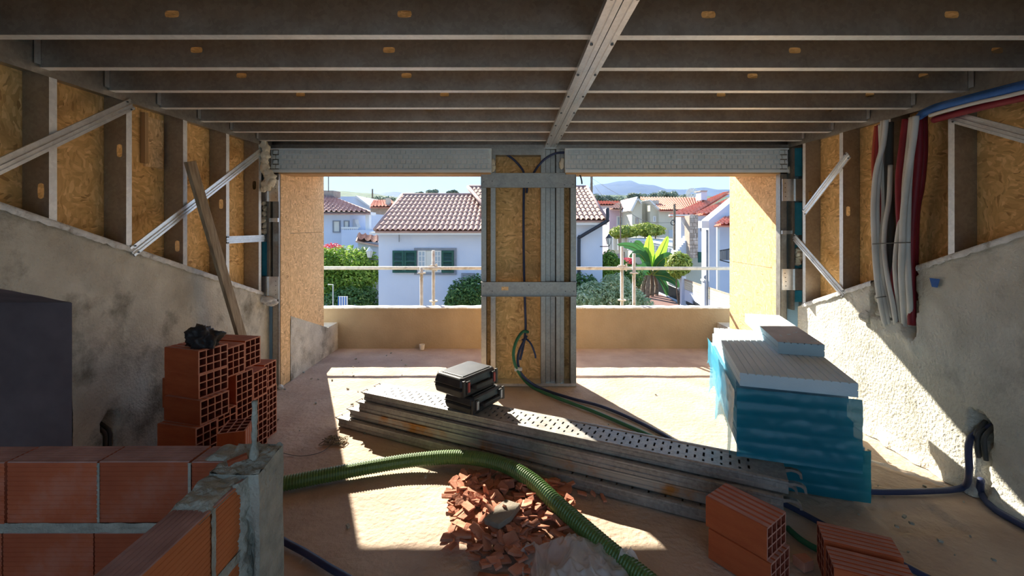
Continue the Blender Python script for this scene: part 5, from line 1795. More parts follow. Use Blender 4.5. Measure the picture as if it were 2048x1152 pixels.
# ---- street lanterns on brackets
def lantern(px, py, d, label, arm, fr='dark_metal'):
    c = at(px, py, d)
    t = thing('wall_lantern', label, 'lantern', c, 'street lanterns')
    s = d / FPX
    mb = MB()
    def ring(r_, z, n=6): return [(c.x + r_ * math.cos(2 * PI * k / n), c.y + r_ * math.sin(2 * PI * k / n), c.z + z) for k in range(n)]
    rs_ = [ring(3.5 * s, -9 * s), ring(6.5 * s, 4 * s)]
    mb.add(rs_[0] + rs_[1], [(k, (k + 1) % 6, 6 + (k + 1) % 6, 6 + k) for k in range(6)] + [tuple(range(6))])
    mb.build('glass_body', M['pale_blind'], t)
    mb = MB()
    r3 = [ring(7 * s, 4 * s), ring(3 * s, 9 * s), ring(1 * s, 12 * s)]
    mb.add(r3[0] + r3[1] + r3[2], [(q * 6 + k, q * 6 + (k + 1) % 6, q * 6 + 6 + (k + 1) % 6, q * 6 + 6 + k) for q in (0, 1) for k in range(6)] + [tuple(range(12, 18))])
    for k in range(6): mb.tube([rs_[0][k], rs_[1][k]], .5 * s, 4)
    mb.build('cap_frame', M[fr], t)
    mb = MB(); mb.tube(smooth_path([c + Vector((0, 0, -9 * s)), c + Vector((0, 0, -12 * s)), c + Vector((arm * 6 * s, 0, -13 * s)), c + Vector((arm * 18 * s, 0, -13 * s))], 4), .9 * s, 6)
    mb.build('arm', M['dark_metal'], t)


lantern(739, 506, 13.8, 'white street lantern at the left corner of the white house', 1, 'white_trim')
lantern(1218, 480, 14.0, 'street lantern at the right corner of the white house', -1)

# ---- house at the far left
D2H = 22.0
def bx_px(parent, name, mat, px0, px1, py0, py1, d, depth):
    a = at(px0, py1, d); b = at(px1, py0, d)
    z0 = min(a.z, ground_z(a.x, d) - .2) if name in ('walls', 'garden_wall') else a.z
    return part_box(parent, name, mat, a.x, b.x, d, d + depth, z0, b.z)
H2 = thing('house', 'white house with brown hipped roof and covered balcony at the far left', 'house', at(680, 560, D2H))
bx_px(H2, 'walls', 'white_wall', 560, 700, 424, 560, D2H, 6)
bx_px(H2, 'balcony_beam', 'white_trim', 560, 739, 424, 430, D2H - .3, 1.0)
bx_px(H2, 'balcony_post', 'white_trim', 731, 738, 429, 462, D2H - .2, .35)
bx_px(H2, 'balcony_slab', 'white_wall', 683, 760, 460, 500, D2H - .4, 3)
tile_roof(H2, at(560, 424, D2H - .5), at(741, 424, D2H - .5), at(648, 386, D2H + 4), at(560, 382, D2H + 4), .25, .45, 'roof_brown', per=4)
mb = MB(); mb.prism([at(741, 424, D2H - .5), at(648, 386, D2H + 4), at(741, 421, D2H + 8)], (0, 0, -.06)); mb.build('roof_end', M['roof_brown'], H2)
bx_px(H2, 'chimney', 'stone_clad', 644, 667, 381, 394, D2H + 3, 1)
win(H2, 666, 681, 441, 465, D2H, 'pale_blind', 'grey_stone', 0, .05)
win(H2, 688, 699, 441, 456, D2H, 'pale_blind', 'grey_stone', 0, .05)
mb = MB()      # balcony rail
for k in range(9):
    p = at(685 + k * 3.6, 455, D2H - .35); mb.box(p.x - .02, p.x + .02, p.y - .02, p.y + .02, at(0, 461, D2H).z, at(0, 456, D2H).z)
a = at(683, 456, D2H - .35); b = at(717, 455, D2H - .35); mb.box(a.x, b.x, a.y - .04, a.y + .04, a.z - .03, a.z + .05)
mb.build('balustrade', M['white_trim'], H2)
mb = MB()      # barbecue hood
c0 = [at(700, 455, D2H + .6), at(718, 455, D2H + .6)]; w0 = (c0[1] - c0[0]).x
cx = (c0[0].x + c0[1].x) / 2; zb = c0[0].z; zt = at(0, 439, D2H + .6).z
mb.prism([(cx - w0 / 2, D2H + .4, zb), (cx + w0 / 2, D2H + .4, zb), (cx + w0 * .25, D2H + .4, lerp(zb, zt, .6)), (cx + w0 * .2, D2H + .4, zt), (cx - w0 * .2, D2H + .4, zt), (cx - w0 * .25, D2H + .4, lerp(zb, zt, .6))], (0, .5, 0))
mb.build('barbecue_hood', M['white_trim'], H2)
# low tiled roof in the courtyard, red roof and further houses behind
HL = thing('outbuilding', 'low outbuilding with pale tiled roof between the two white houses', 'outbuilding', at(735, 520, 18))
tile_roof(HL, at(712, 478, 17), at(762, 488, 17), at(762, 472, 20), at(716, 467, 20), .25, .45, 'roof', per=4)
bx_px(HL, 'walls', 'white_wall', 716, 762, 484, 560, 17.2, 3)
HR = thing('house', 'red roofed house showing between the left house and the white house', 'house', at(725, 470, 32))
tile_roof(HR, at(690, 449, 31), at(772, 449, 31), at(740, 426, 36), at(690, 426, 36), .3, .5, 'roof_red', per=4)
bx_px(HR, 'walls', 'white_wall', 692, 766, 449, 490, 31.6, 5)
mb = MB()
for k in range(20):
    p = at(712 + k * 2.2, 460, 30.5); mb.box(p.x - .02, p.x + .02, p.y - .02, p.y + .02, p.z - .4, p.z + .25)
a = at(710, 452, 30.5); b = at(758, 452, 30.5); mb.box(a.x, b.x, a.y - .03, a.y + .03, a.z - .05, a.z + .05)
mb.build('railing', M['white_trim'], HR)
HW = thing('house', 'pale gabled house far behind the left house', 'house', at(700, 440, 48))
mb = MB(); pts = [at(660, 516, 48), at(742, 516, 48), at(742, 417, 48), at(713, 393, 48), at(668, 393, 48), at(660, 400, 48)]
mb.prism(pts, (0, 8, 0)); mb.build('walls', M['white_wall'], HW, recalc=True)
mb = MB(); mb.prism([at(712, 391, 47.6), at(745, 416, 47.6), at(745, 419, 47.6), at(710, 394, 47.6)], (0, 9, 0)); mb.build('roof_edge', M['white_trim'], HW, recalc=True)
HF = thing('house', 'small tiled house far behind the white house roof', 'house', at(765, 440, 44))
tile_roof(HF, at(739, 413, 43), at(800, 413, 43), at(782, 400, 48), at(748, 400, 48), .35, .6, 'roof_red', per=4)
bx_px(HF, 'walls', 'stone_clad', 741, 800, 412, 440, 43.6, 5)
bx_px(HF, 'chimney', 'cream_wall', 771, 778, 396, 412, 44, .8)

# ---- houses on the right
HP = thing('house', 'pink house with tiled roof right of the white house', 'house', at(1240, 470, 46))
tile_roof(HP, at(1216, 417, 45), at(1266, 419, 45), at(1275, 398, 50), at(1252, 398, 50), .3, .55, 'roof', per=4)
bx_px(HP, 'walls', 'pink_wall', 1219, 1268, 416, 480, 46, 5)
win(HP, 1233, 1247, 432, 452, 46, 'glass', 'white_trim', 1, .12)
HB = thing('house', 'long low tiled roof far behind the pink house', 'house', at(1200, 430, 62))
tile_roof(HB, at(1190, 409, 60), at(1240, 409, 60), at(1240, 402, 66), at(1190, 402, 66), .4, .6, 'roof_red', per=4)
bx_px(HB, 'walls', 'white_wall', 1192, 1240, 409, 440, 61, 5)
HC = thing('house', 'cream house with two steep white gables and a long tiled roof', 'house', at(1330, 470, 42))
mb = MB()
mb.prism([at(1264, 540, 42), at(1284, 540, 42), at(1284, 404, 42), at(1275, 395, 42), at(1264, 420, 42)], (0, 6, 0))
mb.prism([at(1318, 540, 41), at(1440, 540, 41), at(1440, 420, 41), at(1318, 420, 41)], (0, 6, 0))
mb.prism([at(1284, 540, 43), at(1318, 540, 43), at(1318, 400, 43), at(1284, 402, 43)], (0, 5, 0))
mb.prism([at(1302, 540, 41.5), at(1319, 540, 41.5), at(1319, 419, 41.5), at(1300, 402, 41.5)], (0, 3, 0))
mb.build('walls', M['cream_wall'], HC, recalc=True)
tile_roof(HC, at(1320, 420, 40.5), at(1412, 420, 40.5), at(1412, 395, 47), at(1280, 395, 47), .3, .55, 'roof_red', per=4)
mb = MB()
mb.prism([at(1275, 393, 41.6), at(1277, 397, 41.6), at(1264, 423, 41.6), at(1261, 421, 41.6)], (0, 6.6, 0))
mb.prism([at(1298, 400, 40.8), at(1301, 399, 40.8), at(1321, 419, 40.8), at(1319, 421, 40.8)], (0, 5, 0))
mb.prism([at(1275, 393, 41.6), at(1283, 404, 41.6), at(1283, 408, 41.6), at(1275, 397, 41.6)], (0, 6.6, 0))
mb.build('barge_boards', M['white_trim'], HC, recalc=True)
win(HC, 1271, 1277, 435, 447, 42, 'glass', 'stone_clad', 0, .1); win(HC, 1306, 1312, 432, 444, 41.5, 'glass', 'white_trim', 0, .1)
bx_px(HC, 'balcony', 'leafy_rail' if 'leafy_rail' in M else 'glass', 1338, 1362, 460, 474, 39, .1)

HS = thing('house', 'house with red tiled roof and a field stone chimney breast', 'house', at(1400, 520, 30))
tile_roof(HS, at(1338, 430, 29), at(1384, 430, 29), at(1460, 384, 35), at(1448, 386, 35), .3, .5, 'roof_red', per=4)
tile_roof(HS, at(1388, 428, 28.4), at(1470, 428, 28.4), at(1490, 392, 33), at(1462, 396, 33), .3, .5, 'roof_red', per=4)
bx_px(HS, 'walls', 'white_wall', 1362, 1480, 430, 540, 30, 1.5)
bx_px(HS, 'fascia', 'white_trim', 1340, 1470, 429, 432, 28.8, .3)
a = at(1379, 516, 27.7); b = at(1396, 431, 27.7)
mb = MB(); mb.box(a.x, b.x, 27.7, 28.5, a.z, b.z); cs = mb.build('chimney_breast', M['stone_clad'], HS)
rs2 = random.Random(4)
z = a.z
while z < b.z - .1:
    hh = rs2.uniform(.16, .30); x = a.x
    while x < b.x - .03:
        w_ = min(rs2.uniform(.14, .30), b.x - x)
        mb = MB(); mb.box(x + .012, x + w_ - .012, 27.66, 27.72, z + .012, z + hh - .012)
        mb.build('stone', M['stone'], cs, bevel=.012)
        x += w_
    z += hh
bx_px(HS, 'chimney', 'white_wall', 1402, 1414, 383, 400, 32, .9)
bx_px(HS, 'chimney_cap', 'stone_clad', 1401, 1415, 381, 383, 31.9, 1.1)
win(HS, 1371, 1380, 443, 462, 30, 'glass', 'white_trim', 0, .08)
win(HS, 1401, 1411, 443, 462, 30, 'glass', 'grey_stone', 0, .08)
mb = MB()           # outside stair with side wall
for k in range(9):
    p = at(1346 + k * 3.4, 506 - k * 4.2, 28.6); mb.box(p.x - .0545, p.x + .0545, p.y - .4, p.y + .5, -1.2, p.z)
mb.build('outside_stair', M['white_wall'], HS)
mb = MB(); mb.prism([at(1362, 440, 28.6), at(1365, 440, 28.6), at(1380, 462, 28.6), at(1377, 466, 28.6)], (0, .1, 0)); mb.build('stair_brace', M['white_trim'], HS)
bx_px(HS, 'garage_door', 'green_shutter', 1397, 1412, 504, 525, 27.5, .1)
bx_px(HS, 'garden_wall', 'cream_wall', 1340, 1460, 512, 600, 28.6, .3)

HN = thing('house', 'near white house at the right edge with a red tiled canopy', 'house', at(1440, 560, 20))
mb = MB(); mb.prism([at(1418, 640, 20), at(1520, 640, 20), at(1520, 360, 20), at(1472, 396, 20), at(1418, 440, 20)], (0, .8, 0)); mb.build('walls', M['white_wall'], HN, recalc=True)
tile_roof(HN, at(1428, 449, 18.6), at(1500, 449, 18.6), at(1500, 430, 20), at(1450, 434, 20), .2, .35, 'roof_red', per=4)
mb = MB(); p = at(1436, 452, 18.8); mb.box(p.x - .05, p.x + .05, p.y - .05, p.y + .05, GZ, p.z); mb.build('canopy_post', M['white_trim'], HN)
mb = MB(); p = at(1414.5, 460, 19.9); mb.tube([(p.x, p.y, p.z), (p.x, p.y, GZ)], .05, 6); mb.build('downpipe', M['grey_stone'], HN)
mb = MB(); c = at(1409, 449, 19.8); mb.box(c.x - .16, c.x + .16, c.y - .1, c.y + .3, c.z - .16, c.z + .16); mb.build('air_conditioner', M['white_trim'], HN)
mb = MB()
for k in range(14):
    p = at(1437 + k * 2.0, 520, 19.0); q = at(1437 + k * 2.0, 502 - max(0, k - 4) * .8, 19.0)
    mb.box(p.x - .012, p.x + .012, p.y - .012, p.y + .012, p.z, q.z)
a = at(1436, 502, 19.0); b = at(1466, 497, 19.0); mb.tube([a, b], .025, 6); a = at(1436, 519, 19.0); b = at(1466, 527, 19.0); mb.tube([a, b], .025, 6)
mb.build('balcony_railing', M['dark_metal'], HN)

# conservatory, boundary walls, fences
CV = thing('conservatory', 'long white framed glazed conservatory behind the banana plant', 'conservatory', at(1300, 510, 33))
mb = MB(); mb.prism([at(1258, 478, 33), at(1345, 494, 30), at(1345, 479, 36), at(1262, 474, 38)], (0, 0, .06)); mb.build('roof_sheet', M['pale_blind'], CV, recalc=True)
for k in range(14):
    u = k / 13
    a = at(lerp(1259, 1344, u), lerp(480, 497, u), lerp(33, 30, u)); b = at(lerp(1259, 1344, u), lerp(500, 524, u), lerp(33, 30, u))
    mb = MB(); mb.box(a.x - .05, a.x + .05, a.y - .05, a.y + .05, b.z, a.z); mb.build('post', M['white_trim'], CV)
    if k < 13:
        u2 = (k + 1) / 13
        a2 = at(lerp(1259, 1344, u2), lerp(480, 497, u2), lerp(33, 30, u2)); b2 = at(lerp(1259, 1344, u2), lerp(500, 524, u2), lerp(33, 30, u2))
        mb = MB(); mb.quad(a, a2, b2, b); mb.build('pane', M['glass'], CV)
mb = MB()
for py0, py1 in ((480, 497), (489, 509), (500, 524)):
    mb.tube([at(1259, py0, 33), at(1344, py1, 30)], .05, 6)
mb.build('rail', M['white_trim'], CV)
mb = MB(); mb.prism([at(1218, 470, 36), at(1262, 480, 33), at(1262, 500, 33), at(1218, 512, 36)], (0, .3, 0))
BW1 = tag(mb.build('garden_wall', M['cream_wall'], recalc=True), 'cream boundary wall with posts beyond the white house corner', 'garden wall')
for k in range(5):
    p = at(1219 + k * 10, 470 + k * 2, 35.8 - k * .6); q = at(1219 + k * 10, 500, 35.8 - k * .6)
    mb = MB(); mb.box(p.x - .16, p.x + .16, p.y - .2, p.y + .2, q.z, p.z + .1); mb.build('post', M['white_trim'], BW1)

# pierced lattice wall along the street
def lattice_wall(pa, pb, da, db, label):
    """pa, pb: (px, top, bottom) at both ends."""
    t = thing('lattice_wall', label, 'garden wall', at(pa[0], pa[2], da), 'pierced street walls')
    A0, A1 = at(pa[0], pa[1], da), at(pa[0], pa[2], da); B0, B1 = at(pb[0], pb[1], db), at(pb[0], pb[2], db)
    P = lambda u, v: A1.lerp(B1, u).lerp(A0.lerp(B0, u), v)
    L = (B1 - A1).length
    mb = MB(); nrm = Vector((0, .12, 0))
    mb.prism([P(0, 0), P(1, 0), P(1, .52), P(0, .52)], nrm); mb.build('base', M['white_wall'], t, recalc=True)
    mb = MB(); mb.prism([P(0, .93), P(1, .93), P(1, 1), P(0, 1)], nrm); mb.build('coping', M['stone_clad'], t, recalc=True)
    mb = MB(); n = max(6, int(L / .20)); m = 4
    for i in range(n + 1):
        u = i / n; w_ = .016 / 1
        mb.prism([P(max(0, u - .18 / n), .52), P(min(1, u + .18 / n), .52), P(min(1, u + .18 / n), .93), P(max(0, u - .18 / n), .93)], nrm)
    for j in range(m + 1):
        v = lerp(.52, .93, j / m); e = .016
        mb.prism([P(0, v - e), P(1, v - e), P(1, v + e), P(0, v + e)], nrm)
    mb.build('lattice', M['cream_wall'], t, recalc=True)
lattice_wall((1368, 557, 600), (1409, 571, 618), 24, 20.5, 'pierced white street wall with diamond lattice beyond the black fence')
lattice_wall((1415, 573, 622), (1462, 588, 640), 20.2, 16.8, 'pierced white street wall at the right edge near the terrace')
for (px, py0, py1, d_, lab) in ((1366, 545, 612, 24, 'white wall post where the street wall starts'), (1412, 562, 630, 20.3, 'white wall post with a finial between the pierced walls')):
    a = at(px, py1, d_); b = at(px, py0, d_)
    t = thing('wall_post', lab, 'post', a)
    mb = MB(); mb.box(a.x - .12, a.x + .12, d_ - .12, d_ + .12, a.z, b.z); mb.build('shaft', M['white_wall'], t)
    mb = MB(); mb.box(a.x - .18, a.x + .18, d_ - .18, d_ + .18, b.z, b.z + .08); mb.build('cap', M['white_trim'], t)
    blob((a.x, d_, b.z + .18), .11, 'finial', t, 3, 'grey_stone', amp=.1)
# paved yard with black fence and white post
mb = MB(); mb.prism([gf(1276, 592, -2.6), gf(1328, 588, -2.6), gf(1362, 612, -2.6), gf(1380, 650, -2.6), gf(1270, 650, -2.6)], (0, 0, -.25))
tag(mb.build('paved_yard', M['deck'], recalc=True), 'red brown paved yard between the bushes and the black fence', 'yard')
FN = thing('metal_fence', 'black metal fence on a low white kerb along the yard', 'fence', at(1340, 600, 27))
A0, A1 = at(1315, 560, 28.5), at(1315, 582, 28.5); B0, B1 = at(1361, 580, 25), at(1361, 602, 25)
for k in range(30):
    u = k / 29
    a = A1.lerp(B1, u); b = A0.lerp(B0, u)
    mb = MB(); mb.box(a.x - .05, a.x + .05, a.y - .01, a.y + .01, a.z, b.z); mb.build('slat', M['dark_metal'], FN)
mb = MB(); mb.tube([A0, B0], .03, 6); mb.tube([A1, B1], .03, 6); mb.build('rail', M['dark_metal'], FN)
mb = MB(); mb.prism([A1, B1, B1 + Vector((0, 0, -.22)), A1 + Vector((0, 0, -.22))], (-.12, -.06, 0)); mb.build('kerb', M['white_wall'], FN, recalc=True)
A0, A1 = at(1372, 584, 24.5), at(1372, 606, 24.5); B0, B1 = at(1398, 610, 21), at(1398, 630, 21)
FN2 = thing('metal_fence', 'black metal fence panel beyond the white gate post', 'fence', A1)
for k in range(16):
    u = k / 15
    a = A1.lerp(B1, u); b = A0.lerp(B0, u)
    mb = MB(); mb.box(a.x - .06, a.x + .06, a.y - .01, a.y + .01, a.z, b.z); mb.build('slat', M['dark_metal'], FN2)
a = at(1366, 612, 24.7); b = at(1366, 581, 24.7)
GP = thing('gate_post', 'square white gate post with grey cap beside the paved yard', 'post', a)
part_box(GP, 'shaft', 'white_wall', a.x - .17, a.x + .17, 24.5, 24.85, a.z - .6, b.z)
part_box(GP, 'cap', 'grey_stone', a.x - .26, a.x + .26, 24.4, 24.95, b.z, b.z + .07)
mb = MB(); mb.prism([(9.8, 10, GZ + .01), (40, 10, GZ + .01), (40, 27, GZ + .01), (9.8, 27, GZ + .01)], (0, 0, .03)); mb.prism([(9.8, 27, GZ + .01), (40, 27, GZ + .01), (40, 42, ground_z(0, 42) + .01), (12, 42, ground_z(0, 42) + .01)], (0, 0, .03))
tag(mb.build('street', M['tarmac'], recalc=True), 'pale street between the gardens and the right hand houses', 'street', kind='structure')

# ---- scaffold tubes just outside the parapet
SD = 6.5
def tube_thing(name, label, a, b, r, couplers=()):
    t = thing(name, label, 'scaffold tube', a, 'scaffold tubes outside the parapet')
    mb = MB(); mb.tube([a, a.lerp(b, .5), b], r, 12); mb.build('tube', M['scaffold'], t, smooth=True)
    for (c, kind) in couplers:
        mb = MB()
        if kind == 'disc': mb.tube([c - Vector((0, 0, .008)), c + Vector((0, 0, .008))], .062, 12)
        else:
            mb.box(c.x - .042, c.x + .042, c.y - .05, c.y + .05, c.z - .035, c.z + .035)
            mb.tube([c + Vector((-.075, -.03, .02)), c + Vector((.075, -.03, .02))], .013, 6)
            mb.tube([c + Vector((.05, -.05, -.05)), c + Vector((.05, -.05, .06))], .012, 6)
        mb.build('rosette' if kind == 'disc' else 'coupler', M['scaffold'], t)
tube_thing('scaffold_rail', 'long horizontal scaffold guard rail outside the parapet', at(560, 536, SD), at(1560, 537, SD), .0245)
for (px, top, lab, cps) in (
        (843, 534, 'short scaffold standard, left of the pair in the left opening', [((843, 546), 'disc')]),
        (867, 501, 'tall scaffold standard clamped to the rail in the left opening', [((867, 535), 'coupler'), ((867, 602), 'disc')]),
        (1244, 493, 'tall scaffold standard clamped to the rail in the right opening', [((1244, 535), 'coupler'), ((1244, 600), 'disc')]),
        (1268, 507, 'scaffold standard right of the pair in the right opening', [((1268, 546), 'disc')])):
    dd = SD + (.055 if cps[0][1] == 'coupler' else -.06)
    a = at(px, top, dd); b = Vector((a.x, a.y, GZ))
    tube_thing('scaffold_standard', lab, b, a, .0245, [(at(c[0][0], c[0][1], dd), c[1]) for c in cps])

# ---- poles, wires, wind wheel
def pole(px, py0, py1, d, r, label, mat='trunk'):
    mb = MB(); mb.tube([at(px, py1, d), at(px, py0, d)], r, 7)
    return tag(mb.build('utility_pole', M[mat]), label, 'pole')
pole(1183, 351, 470, 45, .13, 'utility pole above the right end of the white house roof')
pole(1349, 408, 500, 26, .075, 'utility pole in front of the red roofed house')
pole(1241, 408, 500, 32, .05, 'thin lamp pole in front of the pink house')
pole(745, 378, 480, 70, .12, 'far utility pole behind the small tiled house')
pole(657, 352, 384, 24, .025, 'thin aerial mast on the left house')
GWI = 'overhead wires'
for k, (a, b, da, db, lab) in enumerate((((1183, 356), (1349, 420), 45, 26, 'overhead wire from the tall pole to the pole by the red roof'), ((1183, 362), (1241, 410), 45, 32, 'overhead wire from the tall pole to the thin lamp pole'),
                                 ((1241, 412), (1349, 445), 32, 26, 'overhead wire between the lamp pole and the pole by the red roof'), ((1183, 354), (1160, 420), 45, 20, 'overhead wire dropping left from the tall pole'))):
    A, B = at(*a, da), at(*b, db); mid = (A + B) / 2 - Vector((0, 0, .5))
    mb = MB(); mb.tube(smooth_path([A, mid, B], 8), .014, 4); tag(mb.build('overhead_wire', M['dark_metal']), lab, 'wire', GWI)
mb = MB(); mb.tube([at(1345.5 + 4 * math.cos(t * .7), 445 + 5 * math.sin(t * .7), 25.92) for t in range(10)], .03, 5); tag(mb.build('cable_coil', M['dark_metal']), 'coil of cable hanging on the pole by the red roof', 'cable')
WW = thing('wind_wheel', 'white multi bladed wind wheel on the skyline', 'wind wheel', at(1384, 400, 90))
c = at(1384, 388, 90)
for k in range(18):
    a = 2 * PI * k / 18
    u = Vector((math.cos(a), 0, math.sin(a))); v = Vector((-math.sin(a), .25, math.cos(a)))
    mb = MB(); mb.prism([c + u * .35 - v * .06, c + u * 1.25 - v * .17, c + u * 1.25 + v * .17, c + u * .35 + v * .06], (0, .02, 0)); mb.build('blade', M['white_trim'], WW, recalc=True)
mb = MB(); mb.tube([c + Vector((0, .1, 0)), (c.x, c.y + .1, -2)], .08, 6); mb.build('mast', M['white_trim'], WW)

# ---- plants
def leaves(mb, centre, rad, n, size, rr, flat=.0, shell=.55):
    cx, cy, cz = centre
    for _ in range(n):
        while True:
            p = Vector((rr.uniform(-1, 1), rr.uniform(-1, 1), rr.uniform(-1, 1)))
            if shell < p.length <= 1: break
        bump = 1 + .22 * noise.noise(p * 2.2 + Vector((cx, cz, cy)))
        q = Vector((cx + p.x * rad[0] * bump, cy + p.y * rad[1] * bump, cz + p.z * rad[2] * bump))
        n_ = (p + Vector((rr.uniform(-.8, .8), rr.uniform(-.8, .8), rr.uniform(-.3, .9)))).normalized()
        t = n_.orthogonal().normalized(); t.rotate(Matrix.Rotation(rr.uniform(0, 6.28), 3, n_)); b = n_.cross(t)
        s = size * rr.uniform(.6, 1.25)
        mb.add([q - t * s, q + b * s * .42 + n_ * s * .1, q + t * s, q - b * s * .42 + n_ * s * .1], [(0, 1, 2, 3)])


def shrub(name, label, cat, blobs, n, size, mat, base, seed, trunk=.05, group=None, extra=None):
    rr = random.Random(seed)
    t = thing(name, label, cat, base, group)
    mb = MB()
    tot = sum(b[1][0] * b[1][2] for b in blobs)
    for c, rad in blobs:
        leaves(mb, c, rad, int(n * rad[0] * rad[2] / tot), size, rr)
    mb.build('foliage', M[mat], t)
    if extra:
        m2 = MB()
        for c, rad, k in extra[0]: leaves(m2, c, rad, k, size * .8, rr, shell=.7)
        m2.build('blossom', M[extra[1]], t)
    mb = MB()
    for c, rad in blobs[:4]:
        mb.tube(smooth_path([Vector(base), Vector(base).lerp(Vector(c), .5) + Vector((rr.uniform(-.15, .15), 0, 0)), Vector(c)], 4), trunk, 6, rf=lambda q: trunk * (1.1 - .7 * q))
    mb.build('stem', M['trunk'], t)
    return t


def B(px, py, d, rx, rz, ry=None):
    s = d / FPX
    return (tuple(at(px, py, d)), (rx * s, ry if ry else rx * s, rz * s))


def base_at(px, d): return (at(px, 0, d).x, d, GZ)
shrub('tree', 'sunlit green tree in the garden at the left edge of the view', 'tree',
      [B(690, 525, 16, 50, 34), B(655, 530, 15.5, 34, 36), B(730, 535, 16.5, 34, 38), B(700, 560, 16, 52, 40), B(665, 575, 15.5, 36, 34)], 11000, .075, 'leaf_green', base_at(690, 16.5), 11, .08,
      extra=([(tuple(at(662, 494, 16.5)), (.42, .5, .13), 260)], 'leaf_red'))
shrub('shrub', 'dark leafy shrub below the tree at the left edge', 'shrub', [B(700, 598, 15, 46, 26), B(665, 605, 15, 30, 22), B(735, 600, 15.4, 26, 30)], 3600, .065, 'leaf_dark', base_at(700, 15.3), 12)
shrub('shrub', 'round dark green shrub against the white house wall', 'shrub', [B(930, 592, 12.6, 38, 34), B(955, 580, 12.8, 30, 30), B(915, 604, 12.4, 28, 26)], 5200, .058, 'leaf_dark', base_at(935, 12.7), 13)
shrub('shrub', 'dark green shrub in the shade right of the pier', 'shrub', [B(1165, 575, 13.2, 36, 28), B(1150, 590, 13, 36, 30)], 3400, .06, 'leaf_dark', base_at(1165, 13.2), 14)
shrub('shrub', 'pale flowering bush right of the pier behind the scaffold tubes', 'shrub', [B(1190, 595, 12.4, 46, 34), B(1230, 580, 12.6, 36, 34), B(1255, 600, 12.2, 38, 28), B(1285, 610, 12, 24, 16), B(1170, 605, 12, 34, 24)], 8000, .055, 'leaf_silver', base_at(1220, 12.4), 15)
shrub('shrub', 'climbing shrub with orange tips at the white house corner', 'shrub', [B(1218, 520, 16, 18, 20), B(1212, 545, 15.8, 14, 30), B(1232, 530, 16.2, 20, 16)], 2600, .065, 'leaf_green', base_at(1215, 16), 16)
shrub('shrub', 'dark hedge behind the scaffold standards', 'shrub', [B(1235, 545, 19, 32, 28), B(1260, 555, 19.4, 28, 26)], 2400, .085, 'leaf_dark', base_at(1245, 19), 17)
shrub('tree', 'yellow green tree in front of the pink house', 'tree', [B(1250, 463, 34, 28, 12), B(1236, 466, 33.5, 18, 10)], 2600, .14, 'leaf_yellow', base_at(1250, 34), 18, .1)
shrub('tree', 'yellow green tree in front of the cream house', 'tree', [B(1290, 459, 35, 30, 13), B(1312, 460, 35, 18, 10)], 2800, .14, 'leaf_yellow', base_at(1295, 35), 19, .1)
shrub('shrub', 'spiky yellow green shrub right of the banana plant', 'shrub', [B(1355, 530, 24, 22, 26), B(1370, 528, 24, 13, 20)], 2200, .13, 'leaf_yellow', base_at(1358, 24.5), 20)
shrub('shrub', 'low hedge with red flowers left of the banana plant', 'shrub', [B(1258, 530, 25, 14, 10)], 300, .14, 'leaf_dark', base_at(1258, 25), 21, extra=([(tuple(at(1256, 522, 24.7)), (.35, .3, .2), 120)], 'leaf_red'))


# banana plant
rb = random.Random(9)
BN = thing('banana_plant', 'banana plant with broad arching leaves, two of them coloured bright green as if lit', 'banana plant', gf(1306, 590, -2.5))
base = gf(1306, 590, -2.5)
def banana_leaf(pts, w, mat='banana'):
    path = smooth_path(pts, 8); mb = MB(); n = len(path); vs = []
    for i, p in enumerate(path):
        t = i / (n - 1)
        tg = (path[min(i + 1, n - 1)] - path[max(i - 1, 0)]).normalized()
        side = tg.cross(Vector((0, -1, .25)).normalized())
        side = side.normalized() if side.length > .05 else Vector((1, 0, 0))
        up = side.cross(tg).normalized()
        ww = w * (math.sin(min(1, t * 1.02 - .02) * PI) ** .7) * (1 + .07 * noise.noise(Vector((t * 16, w, 0)))) if t > .12 else w * .06
        vs += [p - side * ww + up * ww * .28, p, p + side * ww + up * ww * .28]
    fs = []
    for i in range(n - 1):
        for k in (0, 1): a = i * 3 + k; fs.append((a, a + 1, a + 4, a + 3))
    mb.add(vs, fs)
    l = mb.build('leaf', M[mat], BN, smooth=True)
    m2 = MB(); m2.tube(path, .03, 5, rf=lambda q: .045 * (1 - q * .8)); m2.build('midrib', M['leaf_yellow'], l)
for pts, w in (
        ([(1300, 545, 26.5), (1297, 520, 26.4), (1297, 495, 26.3), (1299, 470, 26.2)], .34),
        ([(1308, 545, 26.5), (1314, 522, 26.3), (1324, 500, 26.2), (1336, 472, 26.1)], .29),
        ([(1300, 545, 26.6), (1290, 515, 26.2), (1268, 495, 25.8), (1234, 489, 25.5)], .27),
        ([(1302, 548, 26.4), (1292, 525, 25.8), (1278, 508, 25.2), (1258, 514, 24.8)], .26),
        ([(1296, 540, 26.8), (1285, 505, 26.8), (1276, 488, 26.8), (1268, 486, 26.8)], .24),
        ([(1306, 545, 26.2), (1318, 525, 25.8), (1336, 514, 25.4), (1352, 520, 25.0)], .30),
        ([(1308, 548, 26.0), (1322, 538, 25.5), (1345, 535, 25.0), (1364, 550, 24.6)], .30),
        ([(1306, 550, 26.0), (1326, 552, 25.5), (1345, 560, 25.2), (1358, 575, 25.0)], .26),
        ([(1300, 550, 26.0), (1285, 540, 25.5), (1268, 545, 25.0), (1255, 565, 24.8)], .30),
        ([(1304, 548, 25.8), (1296, 535, 25.0), (1288, 536, 24.6), (1280, 560, 24.4)], .28),
        ([(1310, 550, 26.4), (1322, 560, 26.2), (1330, 575, 26.1), (1334, 592, 26.0)], .20)):
    banana_leaf([at(*p) for p in pts], w, 'banana_lit' if pts[-1][1] < 480 else 'banana')
